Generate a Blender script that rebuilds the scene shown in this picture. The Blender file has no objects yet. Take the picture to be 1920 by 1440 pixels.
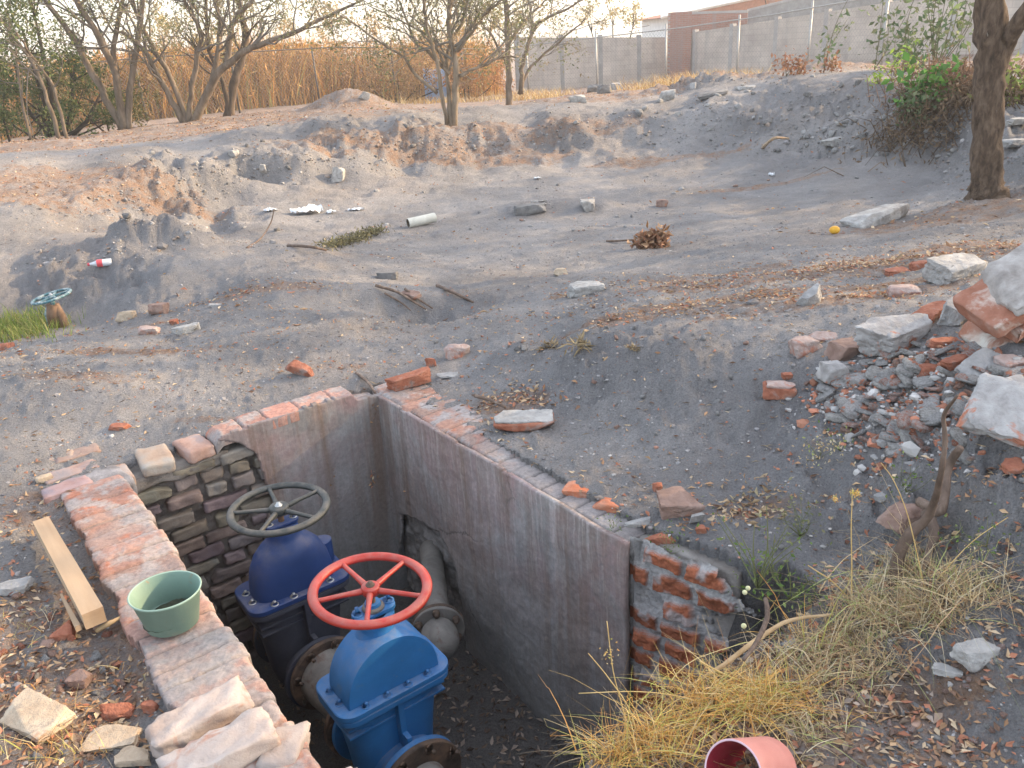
import bpy, math, random
import numpy as np
from mathutils import Vector, Matrix
sc = bpy.context.scene
col = sc.collection
rng = np.random.default_rng(7)
R = random.Random(5)
# ---------------- camera ----------------
EYE = np.array([0, 0, 1.6]); FPX = 1560.0
_p = math.radians(22.4); _r = math.radians(3.5)
CF = np.array([0, math.cos(_p), -math.sin(_p)]); _u = np.array([0, math.sin(_p), math.cos(_p)]); _x = np.array([1., 0, 0])
CXR = math.cos(_r)*_x - math.sin(_r)*_u; CUR = math.sin(_r)*_x + math.cos(_r)*_u
cam = bpy.data.objects.new("camera", bpy.data.cameras.new("camera")); col.objects.link(cam)
cam.data.sensor_width = 36; cam.data.lens = 36*FPX/1920; cam.data.clip_start = 0.02; cam.data.clip_end = 2000
M4 = Matrix.Identity(4)
for i in range(3):
    M4[i][0] = CXR[i]; M4[i][1] = CUR[i]; M4[i][2] = -CF[i]; M4[i][3] = EYE[i]
cam.matrix_world = M4
sc.camera = cam
# ---------------- light ----------------
SUN_AZ = math.radians(72); SUN_EL = math.radians(21)
world = bpy.data.worlds.new("World"); sc.world = world; world.use_nodes = True
wn = world.node_tree; wn.nodes.clear()
sky = wn.nodes.new('ShaderNodeTexSky'); sky.sky_type = 'NISHITA'; sky.sun_disc = False
sky.sun_elevation = SUN_EL; sky.sun_rotation = SUN_AZ; sky.dust_density = 2.5; sky.air_density = 1.0
bg = wn.nodes.new('ShaderNodeBackground'); bg.inputs['Strength'].default_value = 0.14
wo = wn.nodes.new('ShaderNodeOutputWorld')
hz = wn.nodes.new('ShaderNodeBackground'); hz.inputs[0].default_value = (1.0, .975, .94, 1); hz.inputs[1].default_value = .30   # thin bright high cloud
ad = wn.nodes.new('ShaderNodeAddShader')
wn.links.new(sky.outputs[0], bg.inputs[0]); wn.links.new(bg.outputs[0], ad.inputs[0]); wn.links.new(hz.outputs[0], ad.inputs[1]); wn.links.new(ad.outputs[0], wo.inputs[0])
sl = bpy.data.lights.new("sun", 'SUN'); sl.energy = 2.9; sl.angle = math.radians(0.6); sl.color = (1.0, .72, .42)
sun = bpy.data.objects.new("sun", sl); col.objects.link(sun)
sdir = Vector((math.sin(SUN_AZ)*math.cos(SUN_EL), math.cos(SUN_AZ)*math.cos(SUN_EL), math.sin(SUN_EL)))
sun.rotation_euler = sdir.to_track_quat('Z', 'Y').to_euler()
sc.view_settings.view_transform = 'Standard'; sc.view_settings.look = 'None'
sc.view_settings.exposure = 1.6; sc.view_settings.gamma = 1.0

# ---------------- numpy noise ----------------
_perm = rng.permutation(256); _perm = np.concatenate([_perm, _perm, _perm])
_g = rng.normal(size=(256, 3)); _g /= np.linalg.norm(_g, axis=1)[:, None]
def pn(x, y, z=0.0):
    x, y, z = np.broadcast_arrays(np.asarray(x, float), np.asarray(y, float), np.asarray(z, float))
    xi = np.floor(x).astype(int); yi = np.floor(y).astype(int); zi = np.floor(z).astype(int)
    xf = x-xi; yf = y-yi; zf = z-zi
    u = xf*xf*xf*(xf*(xf*6-15)+10); v = yf*yf*yf*(yf*(yf*6-15)+10); w = zf*zf*zf*(zf*(zf*6-15)+10)
    out = 0
    for a in (0, 1):
        for b in (0, 1):
            for c in (0, 1):
                h = _perm[_perm[_perm[(xi+a) & 255]+((yi+b) & 255)]+((zi+c) & 255)]
                g = _g[h]
                d = g[..., 0]*(xf-a)+g[..., 1]*(yf-b)+g[..., 2]*(zf-c)
                out = out+d*(u if a else 1-u)*(v if b else 1-v)*(w if c else 1-w)
    return out
def fbm(x, y, z=0.0, o=4, g=.5):
    s = 0; a = 1
    for i in range(o):
        s = s+a*pn(np.asarray(x)*2**i+i*17.3, np.asarray(y)*2**i-i*9.1, np.asarray(z)*2**i+i*5.7); a *= g
    return s
# ---------------- pixel rays (used only to find real places on the ground) ----------------
def ray(px, py):
    d = CF+CXR*(px-960)/FPX-CUR*(py-720)/FPX
    return d/np.linalg.norm(d)
def hit(px, py, z=0.0):
    d = ray(px, py); return EYE+d*((z-EYE[2])/d[2])
def atr(px, py, r):                      # point at horizontal distance r
    d = ray(px, py); return EYE+d*(r/math.hypot(d[0], d[1]))
def depth(P): return float((np.asarray(P)-EYE) @ CF)
def mpp(P): return depth(P)/FPX          # metres per photo pixel at P
# ---------------- mesh collector ----------------
class MB:
    def __init__(s): s.v = []; s.f = []; s.c = []; s.n = 0
    def add(s, v, f, c=(1, 1, 1)):
        v = np.asarray(v, float); s.v.append(v)
        f = [tuple(int(i)+s.n for i in q) for q in f] if not isinstance(f, np.ndarray) else (f+s.n)
        s.f.append(f); k = len(f)
        c = np.asarray(c, float)
        s.c.append(np.tile(c[:3], (k, 1)) if c.ndim == 1 else c)
        s.n += len(v)
    def mesh(s, name, smooth=True, loc=(0, 0, 0)):
        me = bpy.data.meshes.new(name)
        V = np.concatenate(s.v)-np.asarray(loc, float)
        cnt = []; idx = []
        for f in s.f:
            if isinstance(f, np.ndarray):
                cnt.append(np.full(len(f), f.shape[1])); idx.append(f.ravel())
            else:
                cnt.append(np.array([len(q) for q in f], int)); idx.append(np.array([i for q in f for i in q], int))
        cnt = np.concatenate(cnt); idx = np.concatenate(idx)
        me.vertices.add(len(V)); me.vertices.foreach_set('co', V.astype(np.float32).ravel())
        me.loops.add(len(idx)); me.loops.foreach_set('vertex_index', idx.astype(np.int32))
        me.polygons.add(len(cnt)); st = np.concatenate([[0], np.cumsum(cnt)[:-1]])
        me.polygons.foreach_set('loop_start', st.astype(np.int32))
        try: me.polygons.foreach_set('loop_total', cnt.astype(np.int32))
        except Exception: pass
        me.polygons.foreach_set('use_smooth', np.full(len(cnt), bool(smooth)))
        C = np.concatenate(s.c); C = np.hstack([C, np.ones((len(C), 1))])
        at = me.attributes.new('Col', 'FLOAT_COLOR', 'FACE'); at.data.foreach_set('color', C.astype(np.float32).ravel())
        me.update(calc_edges=True); me.validate()
        return me
def tag(o, label=None, cat=None, group=None, kind=None):
    if label: o['label'] = label
    if cat: o['category'] = cat
    if group: o['group'] = group
    if kind: o['kind'] = kind
    return o
def ob(name, mb, mat, parent=None, loc=(0, 0, 0), smooth=True, sharp=None, label=None, cat=None, group=None, kind=None, local=False):
    """link ONE mesh object; mb in world coords is shifted by loc unless local"""
    me = mb if isinstance(mb, bpy.types.Mesh) else mb.mesh(name, smooth, (0, 0, 0) if local else loc)
    if mat is not None and not me.materials: me.materials.append(mat)
    o = bpy.data.objects.new(name, me); col.objects.link(o)
    if parent is not None: o.parent = parent
    else: o.location = loc
    if sharp is not None:
        try: me.set_sharp_from_angle(angle=math.radians(sharp))
        except Exception: pass
    return tag(o, label, cat, group, kind)
def empty(name, loc, label=None, cat=None, group=None, rz=0.0):
    o = bpy.data.objects.new(name, None); col.objects.link(o); o.location = loc; o.rotation_euler = (0, 0, rz); o.empty_display_size = .1
    return tag(o, label, cat, group)
def rotm(rx=0, ry=0, rz=0):
    return np.array((Matrix.Rotation(rz, 3, 'Z') @ Matrix.Rotation(ry, 3, 'Y') @ Matrix.Rotation(rx, 3, 'X')))
I3 = np.eye(3)
_boxc = {}
def boxgrid(n):
    if n in _boxc: return _boxc[n]
    idx = {}; V = []; F = []
    def vid(p):
        k = tuple(p)
        if k not in idx: idx[k] = len(V); V.append(p)
        return idx[k]
    for ax in range(3):
        for sgn in (0, n):
            a, b = (ax+1) % 3, (ax+2) % 3
            for i in range(n):
                for j in range(n):
                    q = []
                    for (di, dj) in ((0, 0), (1, 0), (1, 1), (0, 1)):
                        p = [0, 0, 0]; p[ax] = sgn; p[a] = i+di; p[b] = j+dj; q.append(vid(tuple(p)))
                    if sgn == 0: q = q[::-1]
                    F.append(q)
    _boxc[n] = (np.array(V, float)/n*2-1, np.array(F))
    return _boxc[n]
def block(mb, c, half, rot=I3, rnd=.012, rough=.004, n=5, color=(1, 1, 1), fs=30., chips=0):
    V, F = boxgrid(n); half = np.asarray(half, float)
    if n > 2:                                   # push loops to the rim so corners stay crisp
        V = np.sign(V)*np.abs(V)**.8
    P = V*half; r = min(rnd, half.min()*.9)
    if r > 0:
        q = np.clip(P, -(half-r), half-r); d = P-q; L = np.linalg.norm(d, axis=1)[:, None]; P = q+d/np.maximum(L, 1e-9)*np.minimum(L, r)
    off = np.asarray(c, float)
    if rough > 0:
        s = off.sum()*7.7
        N = P/np.maximum(half, 1e-6); N /= np.linalg.norm(N, axis=1)[:, None]
        P = P+N*(fbm(P[:, 0]*fs+s, P[:, 1]*fs+s*1.3, P[:, 2]*fs-s, 3)[:, None])*rough*1.6
    for k in range(chips):
        g = np.random.default_rng(int(abs(off.sum()*9973))+k)
        d = g.normal(size=3); d /= np.linalg.norm(d); h = (np.abs(d)*half).sum()*g.uniform(.62, .85)
        e = P @ d-h; P = P-np.maximum(e, 0)[:, None]*d
    mb.add(P @ np.asarray(rot).T+off, F, color)
_ico = {}
def ico(n):
    if n in _ico: return _ico[n]
    import bmesh
    bm = bmesh.new(); bmesh.ops.create_icosphere(bm, subdivisions=n, radius=1)
    V = np.array([v.co[:] for v in bm.verts]); F = np.array([[v.index for v in f.verts] for f in bm.faces]); bm.free()
    _ico[n] = (V, F); return _ico[n]
def rockmesh(size, seed, n=4, planes=9, rough=.03, slab=False):
    """convex chipped polyhedron, surface roughened"""
    g = np.random.default_rng(seed); V, F = ico(n)
    D = V/np.linalg.norm(V, axis=1)[:, None]
    N = []; Hh = []
    for a in range(3):
        for s in (-1, 1):
            nn = np.zeros(3); nn[a] = s; nn += g.normal(size=3)*(.06 if slab else .16); nn /= np.linalg.norm(nn); N.append(nn); Hh.append(g.uniform(.72, .9))
    for k in range(planes):
        nn = g.normal(size=3); nn[2] *= .5 if slab else 1; nn /= np.linalg.norm(nn); N.append(nn); Hh.append(g.uniform(.78, 1.05))
    N = np.array(N); Hh = np.array(Hh)
    dt = D @ N.T; rr = np.where(dt > .02, Hh/np.maximum(dt, .02), 9).min(axis=1)
    P = D*rr[:, None]
    s = seed*3.17
    P = P*(1+rough*2*fbm(D[:, 0]*2.5+s, D[:, 1]*2.5, D[:, 2]*2.5-s, 5, .6)[:, None])
    P = P*(1+rough*.5*(fbm(D[:, 0]*9+s, D[:, 1]*9, D[:, 2]*9, 3, .6)-.6*np.clip(fbm(D[:, 0]*6, D[:, 1]*6+s, D[:, 2]*6, 2), .15, 1))[:, None])
    return P*np.asarray(size)/2*1.0, F
def tube(mb, pts, rad, n=8, color=(1, 1, 1), cap=True, wob=0.0):
    pts = np.asarray(pts, float); m = len(pts); rad = np.broadcast_to(np.asarray(rad, float), (m,))
    T = np.gradient(pts, axis=0); T /= np.maximum(np.linalg.norm(T, axis=1)[:, None], 1e-9)
    a = np.array([0, 0, 1.]) if abs(T[0][2]) < .9 else np.array([1., 0, 0])
    u = np.cross(T[0], a); u /= np.linalg.norm(u)
    V = []; th = np.arange(n)*2*math.pi/n
    for i in range(m):
        u = u-T[i]*(u @ T[i]); u /= max(np.linalg.norm(u), 1e-9); w = np.cross(T[i], u)
        rr = rad[i]*(1+(wob*pn(th*1.3+i*.7, i*.9, pts[i][0]*3) if wob else 0))
        rr = np.broadcast_to(rr, (n,))
        V.append(pts[i]+(np.cos(th)*rr)[:, None]*u+(np.sin(th)*rr)[:, None]*w)
    V = np.concatenate(V); i = np.arange(m-1)[:, None]*n; j = np.arange(n)[None]; j2 = (j+1) % n
    F = np.stack([i+j, i+j2, i+n+j2, i+n+j], -1).reshape(-1, 4)
    mb.add(V, F, color)
    if cap:
        b = mb.n-len(V)
        mb.f.append([tuple(b+k for k in range(n))[::-1], tuple(b+(m-1)*n+k for k in range(n))]); mb.c.append(np.tile(np.asarray(color, float)[:3], (2, 1)))
def smooth_poly(pts, k=4):
    """catmull-rom through points"""
    P = np.asarray(pts, float); P = np.vstack([2*P[0]-P[1], P, 2*P[-1]-P[-2]]); out = []
    for i in range(1, len(P)-2):
        for t in np.linspace(0, 1, k, endpoint=False):
            a, b, c, d = P[i-1], P[i], P[i+1], P[i+2]
            out.append(.5*((2*b)+(-a+c)*t+(2*a-5*b+4*c-d)*t*t+(-a+3*b-3*c+d)*t**3))
    out.append(P[-2]); return np.array(out)
def lathe(mb, prof, n=32, rot=I3, c=(0, 0, 0), color=(1, 1, 1), closed=False, sx=1., sy=1.):
    """profile (r,z) about z"""
    prof = np.asarray(prof, float); th = np.arange(n)*2*math.pi/n; m = len(prof)
    V = np.stack([prof[:, 0][:, None]*np.cos(th)*sx, prof[:, 0][:, None]*np.sin(th)*sy, np.repeat(prof[:, 1][:, None], n, 1)], -1).reshape(-1, 3)
    rows = m if closed else m-1; F = []
    for i in range(rows):
        i2 = (i+1) % m
        for j in range(n):
            j2 = (j+1) % n; F.append((i*n+j, i*n+j2, i2*n+j2, i2*n+j))
    mb.add(V @ np.asarray(rot).T+np.asarray(c, float), np.array(F), color)
def prism(mb, poly, y0, y1, rot=I3, c=(0, 0, 0), color=(1, 1, 1), bev=0.0):
    """poly (x,z) extruded along y, optional bevel ring"""
    P = np.asarray(poly, float); k = len(P); cen = P.mean(0)
    def ring(y, s): 
        d = P-cen; L = np.linalg.norm(d, axis=1)[:, None]; q = cen+d*(1-s/np.maximum(L, 1e-6)); return np.stack([q[:, 0], np.full(k, y), q[:, 1]], 1)
    rings = [ring(y0, bev), ring(y0+bev, 0), ring(y1-bev, 0), ring(y1, bev)] if bev > 0 else [ring(y0, 0), ring(y1, 0)]
    V = np.concatenate(rings); F = []
    for r in range(len(rings)-1):
        for j in range(k):
            j2 = (j+1) % k; F.append((r*k+j, (r+1)*k+j, (r+1)*k+j2, r*k+j2))
    F.append(tuple(range(k))); F.append(tuple((len(rings)-1)*k+j for j in range(k))[::-1])
    mb.add(V @ np.asarray(rot).T+np.asarray(c, float), F, color)
# ---------------- materials ----------------
def newmat(name):
    m = bpy.data.materials.new(name); m.use_nodes = True; nt = m.node_tree
    return m, nt, nt.nodes['Principled BSDF'], nt.nodes, nt.links
def ramp(nt, fac, stops, interp='LINEAR'):
    r = nt.nodes.new('ShaderNodeValToRGB'); r.color_ramp.interpolation = interp; e = r.color_ramp.elements
    while len(e) < len(stops): e.new(.5)
    for k, (p, c) in enumerate(stops):
        e[k].position = p; e[k].color = (*c, 1) if not isinstance(c, (int, float)) else (c, c, c, 1)
    nt.links.new(fac, r.inputs[0]); return r.outputs[0]
def noi(nt, vec, scale, detail=5, rough=.6, dist=0.0, out=0):
    n = nt.nodes.new('ShaderNodeTexNoise'); n.inputs['Scale'].default_value = scale; n.inputs['Detail'].default_value = detail
    n.inputs['Roughness'].default_value = rough; n.inputs['Distortion'].default_value = dist
    nt.links.new(vec, n.inputs['Vector']); return n.outputs[out]
def mixc(nt, fac, a, b, mode='MIX'):
    m = nt.nodes.new('ShaderNodeMix'); m.data_type = 'RGBA'; m.blend_type = mode
    for s, v in ((m.inputs[0], fac), (m.inputs[6], a), (m.inputs[7], b)):
        if isinstance(v, (int, float)): s.default_value = v
        elif isinstance(v, tuple): s.default_value = (*v, 1)
        else: nt.links.new(v, s)
    return m.outputs[2]
def coords(nt, scale=(1, 1, 1), kind='Object'):
    t = nt.nodes.new('ShaderNodeTexCoord'); mp = nt.nodes.new('ShaderNodeMapping'); mp.inputs['Scale'].default_value = scale
    nt.links.new(t.outputs[kind], mp.inputs[0]); return mp.outputs[0]
def mth(nt, op, a, b=None, c=None, clamp=False):
    m = nt.nodes.new('ShaderNodeMath'); m.operation = op; m.use_clamp = clamp
    for s, v in zip(m.inputs, (a, b, c)):
        if v is None: continue
        if isinstance(v, (int, float)): s.default_value = v
        else: nt.links.new(v, s)
    return m.outputs[0]
def attr(nt, n, out='Color'):
    a = nt.nodes.new('ShaderNodeAttribute'); a.attribute_name = n; return a.outputs[out]
def bump(nt, bs, h, strength=.4, dist=.01):
    b = nt.nodes.new('ShaderNodeBump'); b.inputs['Strength'].default_value = strength; b.inputs['Distance'].default_value = dist
    nt.links.new(h, b.inputs['Height']); nt.links.new(b.outputs[0], bs.inputs['Normal'])
def mat(name, stops, scale=8, detail=6, rough=.9, bmp=.4, bdist=.004, bscale=60, patch=None, useattr=False, metal=0.0, spec=.3, stretch=(1, 1, 1), sss=0.0, transl=0.0, coat=0):
    """noise-ramped colour; patch=(colour, scale, lo, hi) overlays blotches with their own outline"""
    m, nt, bs, N, L = newmat(name); v = coords(nt, stretch)
    c = ramp(nt, noi(nt, v, scale, detail, .62, .3), stops)
    if patch:
        for (pc, ps, lo, hi) in (patch if isinstance(patch, list) else [patch]):
            f = ramp(nt, noi(nt, v, ps, 5, .65, .5), [(lo, 0.), (hi, 1.)]); c = mixc(nt, f, c, pc)
    if useattr: c = mixc(nt, 1.0, c, attr(nt, 'Col'), 'MULTIPLY')
    L.new(c, bs.inputs['Base Color']); bs.inputs['Roughness'].default_value = rough; bs.inputs['Metallic'].default_value = metal
    bs.inputs['Specular IOR Level'].default_value = spec
    if coat: bs.inputs['Coat Weight'].default_value = coat; bs.inputs['Coat Roughness'].default_value = .25
    if bmp: bump(nt, bs, noi(nt, v, bscale, 6, .7), bmp, bdist)
    if transl:
        tr = N.new('ShaderNodeBsdfTranslucent'); mx = N.new('ShaderNodeMixShader'); mx.inputs[0].default_value = transl
        L.new(c, tr.inputs[0]); L.new(bs.outputs[0], mx.inputs[1]); L.new(tr.outputs[0], mx.inputs[2]); L.new(mx.outputs[0], N['Material Output'].inputs[0])
    return m
# ---------------- the lie of the land ----------------
TA = math.radians(144.6)
PT = np.array([math.sin(TA), math.cos(TA)]); PW = np.array([PT[1], -PT[0]])   # along the pit towards the viewer; across to its left wall
PC = hit(710, 738)[:2]; DEEP = -1.17
def pit(t, w, z=0.0): return np.array([PC[0]+t*PT[0]+w*PW[0], PC[1]+t*PT[1]+w*PW[1], z])
def topit(x, y): dx = x-PC[0]; dy = y-PC[1]; return dx*PT[0]+dy*PT[1], dx*PW[0]+dy*PW[1]
K = []
def k(px, py, z): p = hit(px, py, z); K.append(p)
def kr(px, py, r): K.append(atr(px, py, r))
for a in [(150,900,0),(90,1000,-.03),(60,1200,-.04),(150,1400,-.03),(200,1300,-.05),(120,920,-.02),(10,1430,.02),(300,760,0),(480,700,0),(640,690,0),(800,700,.01),(900,720,.02),(1000,850,.02),(1150,880,.03),(1250,930,.03),(1400,985,.02),
 (400,900,0),(600,900,0),(800,1000,0),(1000,1100,0),(500,1200,0),(800,1300,0),
 (0,900,.03),(0,760,.08),(100,720,.09),(250,700,.04),(0,680,.12),(200,650,.05),(400,640,.05),(600,640,.03),
 (110,608,-.2),(0,625,-.2),(60,570,-.15),(0,560,-.1),(0,475,.1),(120,462,.12),(250,450,.14),(330,452,.1),(370,480,.08),(420,530,.0),(250,565,-.12),(180,590,-.18),
 (420,425,-.25),
 (600,560,.04),(700,580,.0),(800,600,-.02),(880,560,-.08),(560,500,.05),(460,495,.08),(660,480,-.12),(960,585,0),(1050,520,-.1),(1100,590,.12),
 (950,655,.1),(1000,700,.04),(1100,780,.03),(1200,850,.03),(1100,630,.2),(1250,650,.26),(1400,720,.2),(1300,800,.1),(1400,850,.08),(1300,590,.28),(1450,590,.33),(1600,570,.36),(1720,540,.36),(1880,490,.36),(1500,505,.16),(1350,520,.06),(1200,530,.02),
 (1600,460,-.02),(1800,430,.05),(1900,400,.05),(1850,370,-.02),
 (1650,700,.32),(1850,700,.42),(1900,620,.5),(1600,800,.2),(1750,850,.26),(1900,900,.34),(1550,900,.1),(1700,950,.16),(1900,1050,.2),(1750,1050,.12),(1620,1010,.04),
 (1900,1300,.12),(1700,1350,.06),(1500,1400,.02),(1600,1230,.05),(1800,1150,.12),(1250,1430,0),(1300,1340,0),
 (600,430,-.25),(800,450,-.25),(1000,480,-.2),(500,440,-.2),(1300,420,-.28),(1000,420,-.3),(1500,400,-.24)]: k(*a)
for px, prof in {0:[(425,8.2),(370,9.3),(312,10.6),(288,14),(276,18),(266,26)], 130:[(425,8.6),(375,9.6),(320,11),(292,12.2),(272,16),(252,26)], 250:[(425,9),(383,9.9),(335,10.6),(290,11.6),(264,16),(246,20),(228,30)],
 450:[(395,10.2),(346,11.5),(305,12.1),(268,12.9),(238,17),(222,22),(208,32)], 620:[(395,10.2),(355,11.4),(320,12.6),(285,13.1),(246,13.6),(217,20),(192,34)], 760:[(385,10.4),(345,11.6),(315,12.9),(282,13.4),(243,13.9),(213,22),(190,36)],
 900:[(390,10.2),(345,11.6),(308,13.1),(276,13.7),(243,14.2),(215,20),(183,37)], 1050:[(380,10.4),(335,11.8),(296,13.2),(265,13.7),(222,14.4),(190,22),(168,38)], 1200:[(380,10.3),(335,11.6),(297,12.8),(250,13.8),(196,15.2),(178,22),(158,38)],
 1350:[(370,10.2),(328,11.4),(290,12.5),(235,13.6),(178,14.8),(165,22),(148,34)], 1500:[(365,9.8),(322,10.9),(285,11.8),(220,12.9),(155,14.2),(145,20),(135,30)], 1650:[(375,9),(330,10),(285,10.9),(215,11.8),(148,13),(135,18),(122,26)],
 1780:[(330,9.4),(278,10.3),(218,11),(168,12),(137,17),(115,24)], 1900:[(350,8),(275,9.2),(228,9.9),(183,11),(130,16),(108,22)]}.items():
    for py, yy in prof: d = ray(px, py); K.append(EYE+d*(yy/d[1]))
K += [np.array([x, y, z]) for x, y, z in [(-3, 0, 0), (-1.5, -2, .0), (0, -.5, 0), (1.5, -2, 0), (3, 0, .15), (0, -6, 0), (-6, -3, .1), (6, -3, .3), (5, 2, .5), (-5, 1.5, .1), (-30, -20, 0), (30, -20, .3), (-14, 5, .4), (12, 4, .6), (22, 12, .8),
 (-60, 10, -.5), (60, 20, .6), (-60, 60, -1.2), (0, 70, -1.2), (60, 60, -.2), (0, -80, 0), (0, 300, -1), (300, 0, 0), (-300, 0, 0), (0, -300, 0), (200, 200, -.5), (-200, 200, -1), (-17, 12, .3)]]
K = np.array(K)
def _uv(x, y):
    x = np.asarray(x, float); y = np.asarray(y, float)
    r = np.hypot(x, y+3.); s = np.log(r+1.0)
    return x/np.maximum(r, 1e-6)*s, (y+3.)/np.maximum(r, 1e-6)*s
def _phi(d2): return -np.sqrt(d2+.0016)
_ku, _kv = _uv(K[:, 0], K[:, 1]); _n = len(K)
_A = _phi((_ku[:, None]-_ku)**2+(_kv[:, None]-_kv)**2)+np.eye(_n)*1.5e-3
_P = np.stack([np.ones(_n), _ku, _kv], 1)
_S = np.linalg.solve(np.block([[_A, _P], [_P.T, np.zeros((3, 3))]]), np.concatenate([K[:, 2], np.zeros(3)]))
def base(x, y):
    u, v = _uv(x, y); sh = u.shape; u = u.ravel(); v = v.ravel(); out = np.empty(len(u))
    for i in range(0, len(u), 20000):
        a, b = u[i:i+20000], v[i:i+20000]
        out[i:i+20000] = _phi((a[:, None]-_ku)**2+(b[:, None]-_kv)**2) @ _S[:_n]+_S[_n]+_S[_n+1]*a+_S[_n+2]*b
    return out.reshape(sh)
# local humps and hollows: px, py, z of centre, rx, ry, height, ruggedness
HB = []
def hump(px, py, z, rx, ry, h, rug=0.0, az=0.0): p = hit(px, py, z); HB.append((p[0], p[1], rx, ry, h, rug, math.radians(az)))
for a in [(660,205,.25,1.1,.8,.60,.7),(590,352,-.22,.8,.45,.22,.15),(410,385,-.24,.5,.3,.10,.2),(1095,392,-.3,.55,.35,.12,.5),(1190,360,-.3,.3,.2,.06,.3),(985,400,-.3,.3,.2,.10,.3),
 (790,588,-.05,.24,.17,-.24,.9),(735,560,.0,.3,.12,-.10,.9),(690,548,.0,.3,.12,.04,.6),(850,560,-.03,.35,.14,-.10,.6),(985,665,.1,.16,.10,.06,1.2),(1050,700,.08,.3,.1,.05,1.0),(1180,690,.18,.4,.12,.06,.8),
 (490,360,-.15,.3,.15,-.14,.4),(330,790,0,.3,.12,.02,.2),(150,800,.05,.25,.12,-.03,.1),(200,850,.0,.3,.15,-.02,.1),(620,470,-.1,.4,.12,-.05,.5),
 (320,452,.12,.45,.2,.17,1.6),(230,458,.12,.4,.2,.08,1.4),(200,520,.0,.5,.25,.0,1.2),(80,520,.05,.5,.3,.0,1.0),(860,640,.03,.3,.1,.03,.3),(930,400,-.3,.4,.2,.04,.3),(700,300,-.1,.8,.6,.0,.5),
 (1260,180,.45,1.3,.5,.10,1.0),(1330,178,.45,.8,.4,.12,1.4),(900,235,.15,1.5,.5,.08,.6),(520,300,.0,.9,.7,.05,.5),(450,315,.0,.5,.3,.08,.5),(1560,150,.6,1.5,.4,.12,1.0),
 (1450,840,.05,.2,.12,-.02,.5),(1370,1010,.0,.2,.1,.03,.8)]: hump(*a)
def under(x, y):        # ground before the pit is dug
    x = np.asarray(x, float); y = np.asarray(y, float)
    z = base(x, y); rug = np.zeros_like(z)
    for (cx, cy, rx, ry, h, rg, az) in HB:
        e = np.exp(-((x-cx)/rx)**2-((y-cy)/ry)**2); z = z+h*e; rug = rug+rg*e
    r = np.hypot(x, y+.5)
    return z, rug, r
def H(x, y, fine=True):
    x = np.asarray(x, float); y = np.asarray(y, float)
    z, rug, r = under(x, y)
    e = .25; zx = (base(x+e, y)-base(x-e, y))/(2*e); zy = (base(x, y+e)-base(x, y-e))/(2*e)
    sl = np.clip(np.hypot(zx, zy)-.13, 0, .5)*2.2
    t, w = topit(x, y); dp = np.maximum(np.maximum(-t-.3, t-3), np.maximum(-w-.3, w-1.6)); calm = np.clip(dp/.5, 0, 1)*.8+.2
    big = fbm(x*.9, y*.9, 3.1, 4)*.05+fbm(x*.3, y*.3, 8, 2)*.05*np.clip((r-6)/6, 0, 1)
    gul = (1-np.abs(fbm(x*1.6, y*1.6+z*2, 5.5, 4, .55))*2.2)*.13*np.clip((r-4)/4, .15, 1)
    far = np.clip((y-7.5)/2, 0, 1); q0 = np.clip((z+.16+fbm(x*1.1, y*1.1, 6.6, 4)*.14)/.50, 0, 1); cut = q0*q0*(3-2*q0); cut = cut*cut*(3-2*cut); z = z+(cut-q0)*.50*.85*far
    z = z-np.clip(fbm(x*3.2, y*3.2, 4.2, 2)-.22, 0, 1)*.07*np.clip(dp*3, 0, 1)
    z = z+big*calm*np.clip(r/6, .35, 1.2)+sl*(gul*1.5+fbm(x*3.6, y*3.6, 3.3, 5, .62)*.16*np.clip((r-5)/5, .1, 1)+fbm(x*10, y*10, z*6, 4, .6)*.07)+rug*(fbm(x*5, y*5, 2.2, 4, .6)*.05*np.clip(r/6, .6, 2.2))
    dx = np.maximum(np.maximum(-t, t-4.), 0); dw = np.maximum(np.maximum(-w, w-1.42), 0)
    q = np.exp(-((dx*dx+dw*dw)/.018)); z = z*(1-q)+np.minimum(z*.3, -.004)*q
    z = z-.03*np.exp(-((w-1.5)/.12)**2)*np.clip((t+.02)*6, 0, 1)*np.clip((3.4-t)*3, 0, 1)
    if fine:
        lod = np.clip(1.6-r/9, 0, 1)
        z = z+fbm(x*7, y*7, 1.7, 3, .6)*.014*(calm*.6+.4)+fbm(x*26, y*26, 4.4, 3, .65)*.007*lod+np.clip(fbm(x*16, y*16, 9.4, 2), .10, 1)*.032*lod
    return z
def ground(px, py, zmax=3.0, lift=0.0):
    d = ray(px, py); s = np.concatenate([np.arange(.8, 8, .02), np.arange(8, 50, .08)])
    P = EYE+d*s[:, None]; h = H(P[:, 0], P[:, 1], False); b = np.nonzero(P[:, 2] < h)[0]
    i = b[0] if len(b) else -1
    return np.array([P[i][0], P[i][1], H(P[i][0], P[i][1])+lift]) if i > 0 else hit(px, py, 0)
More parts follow.
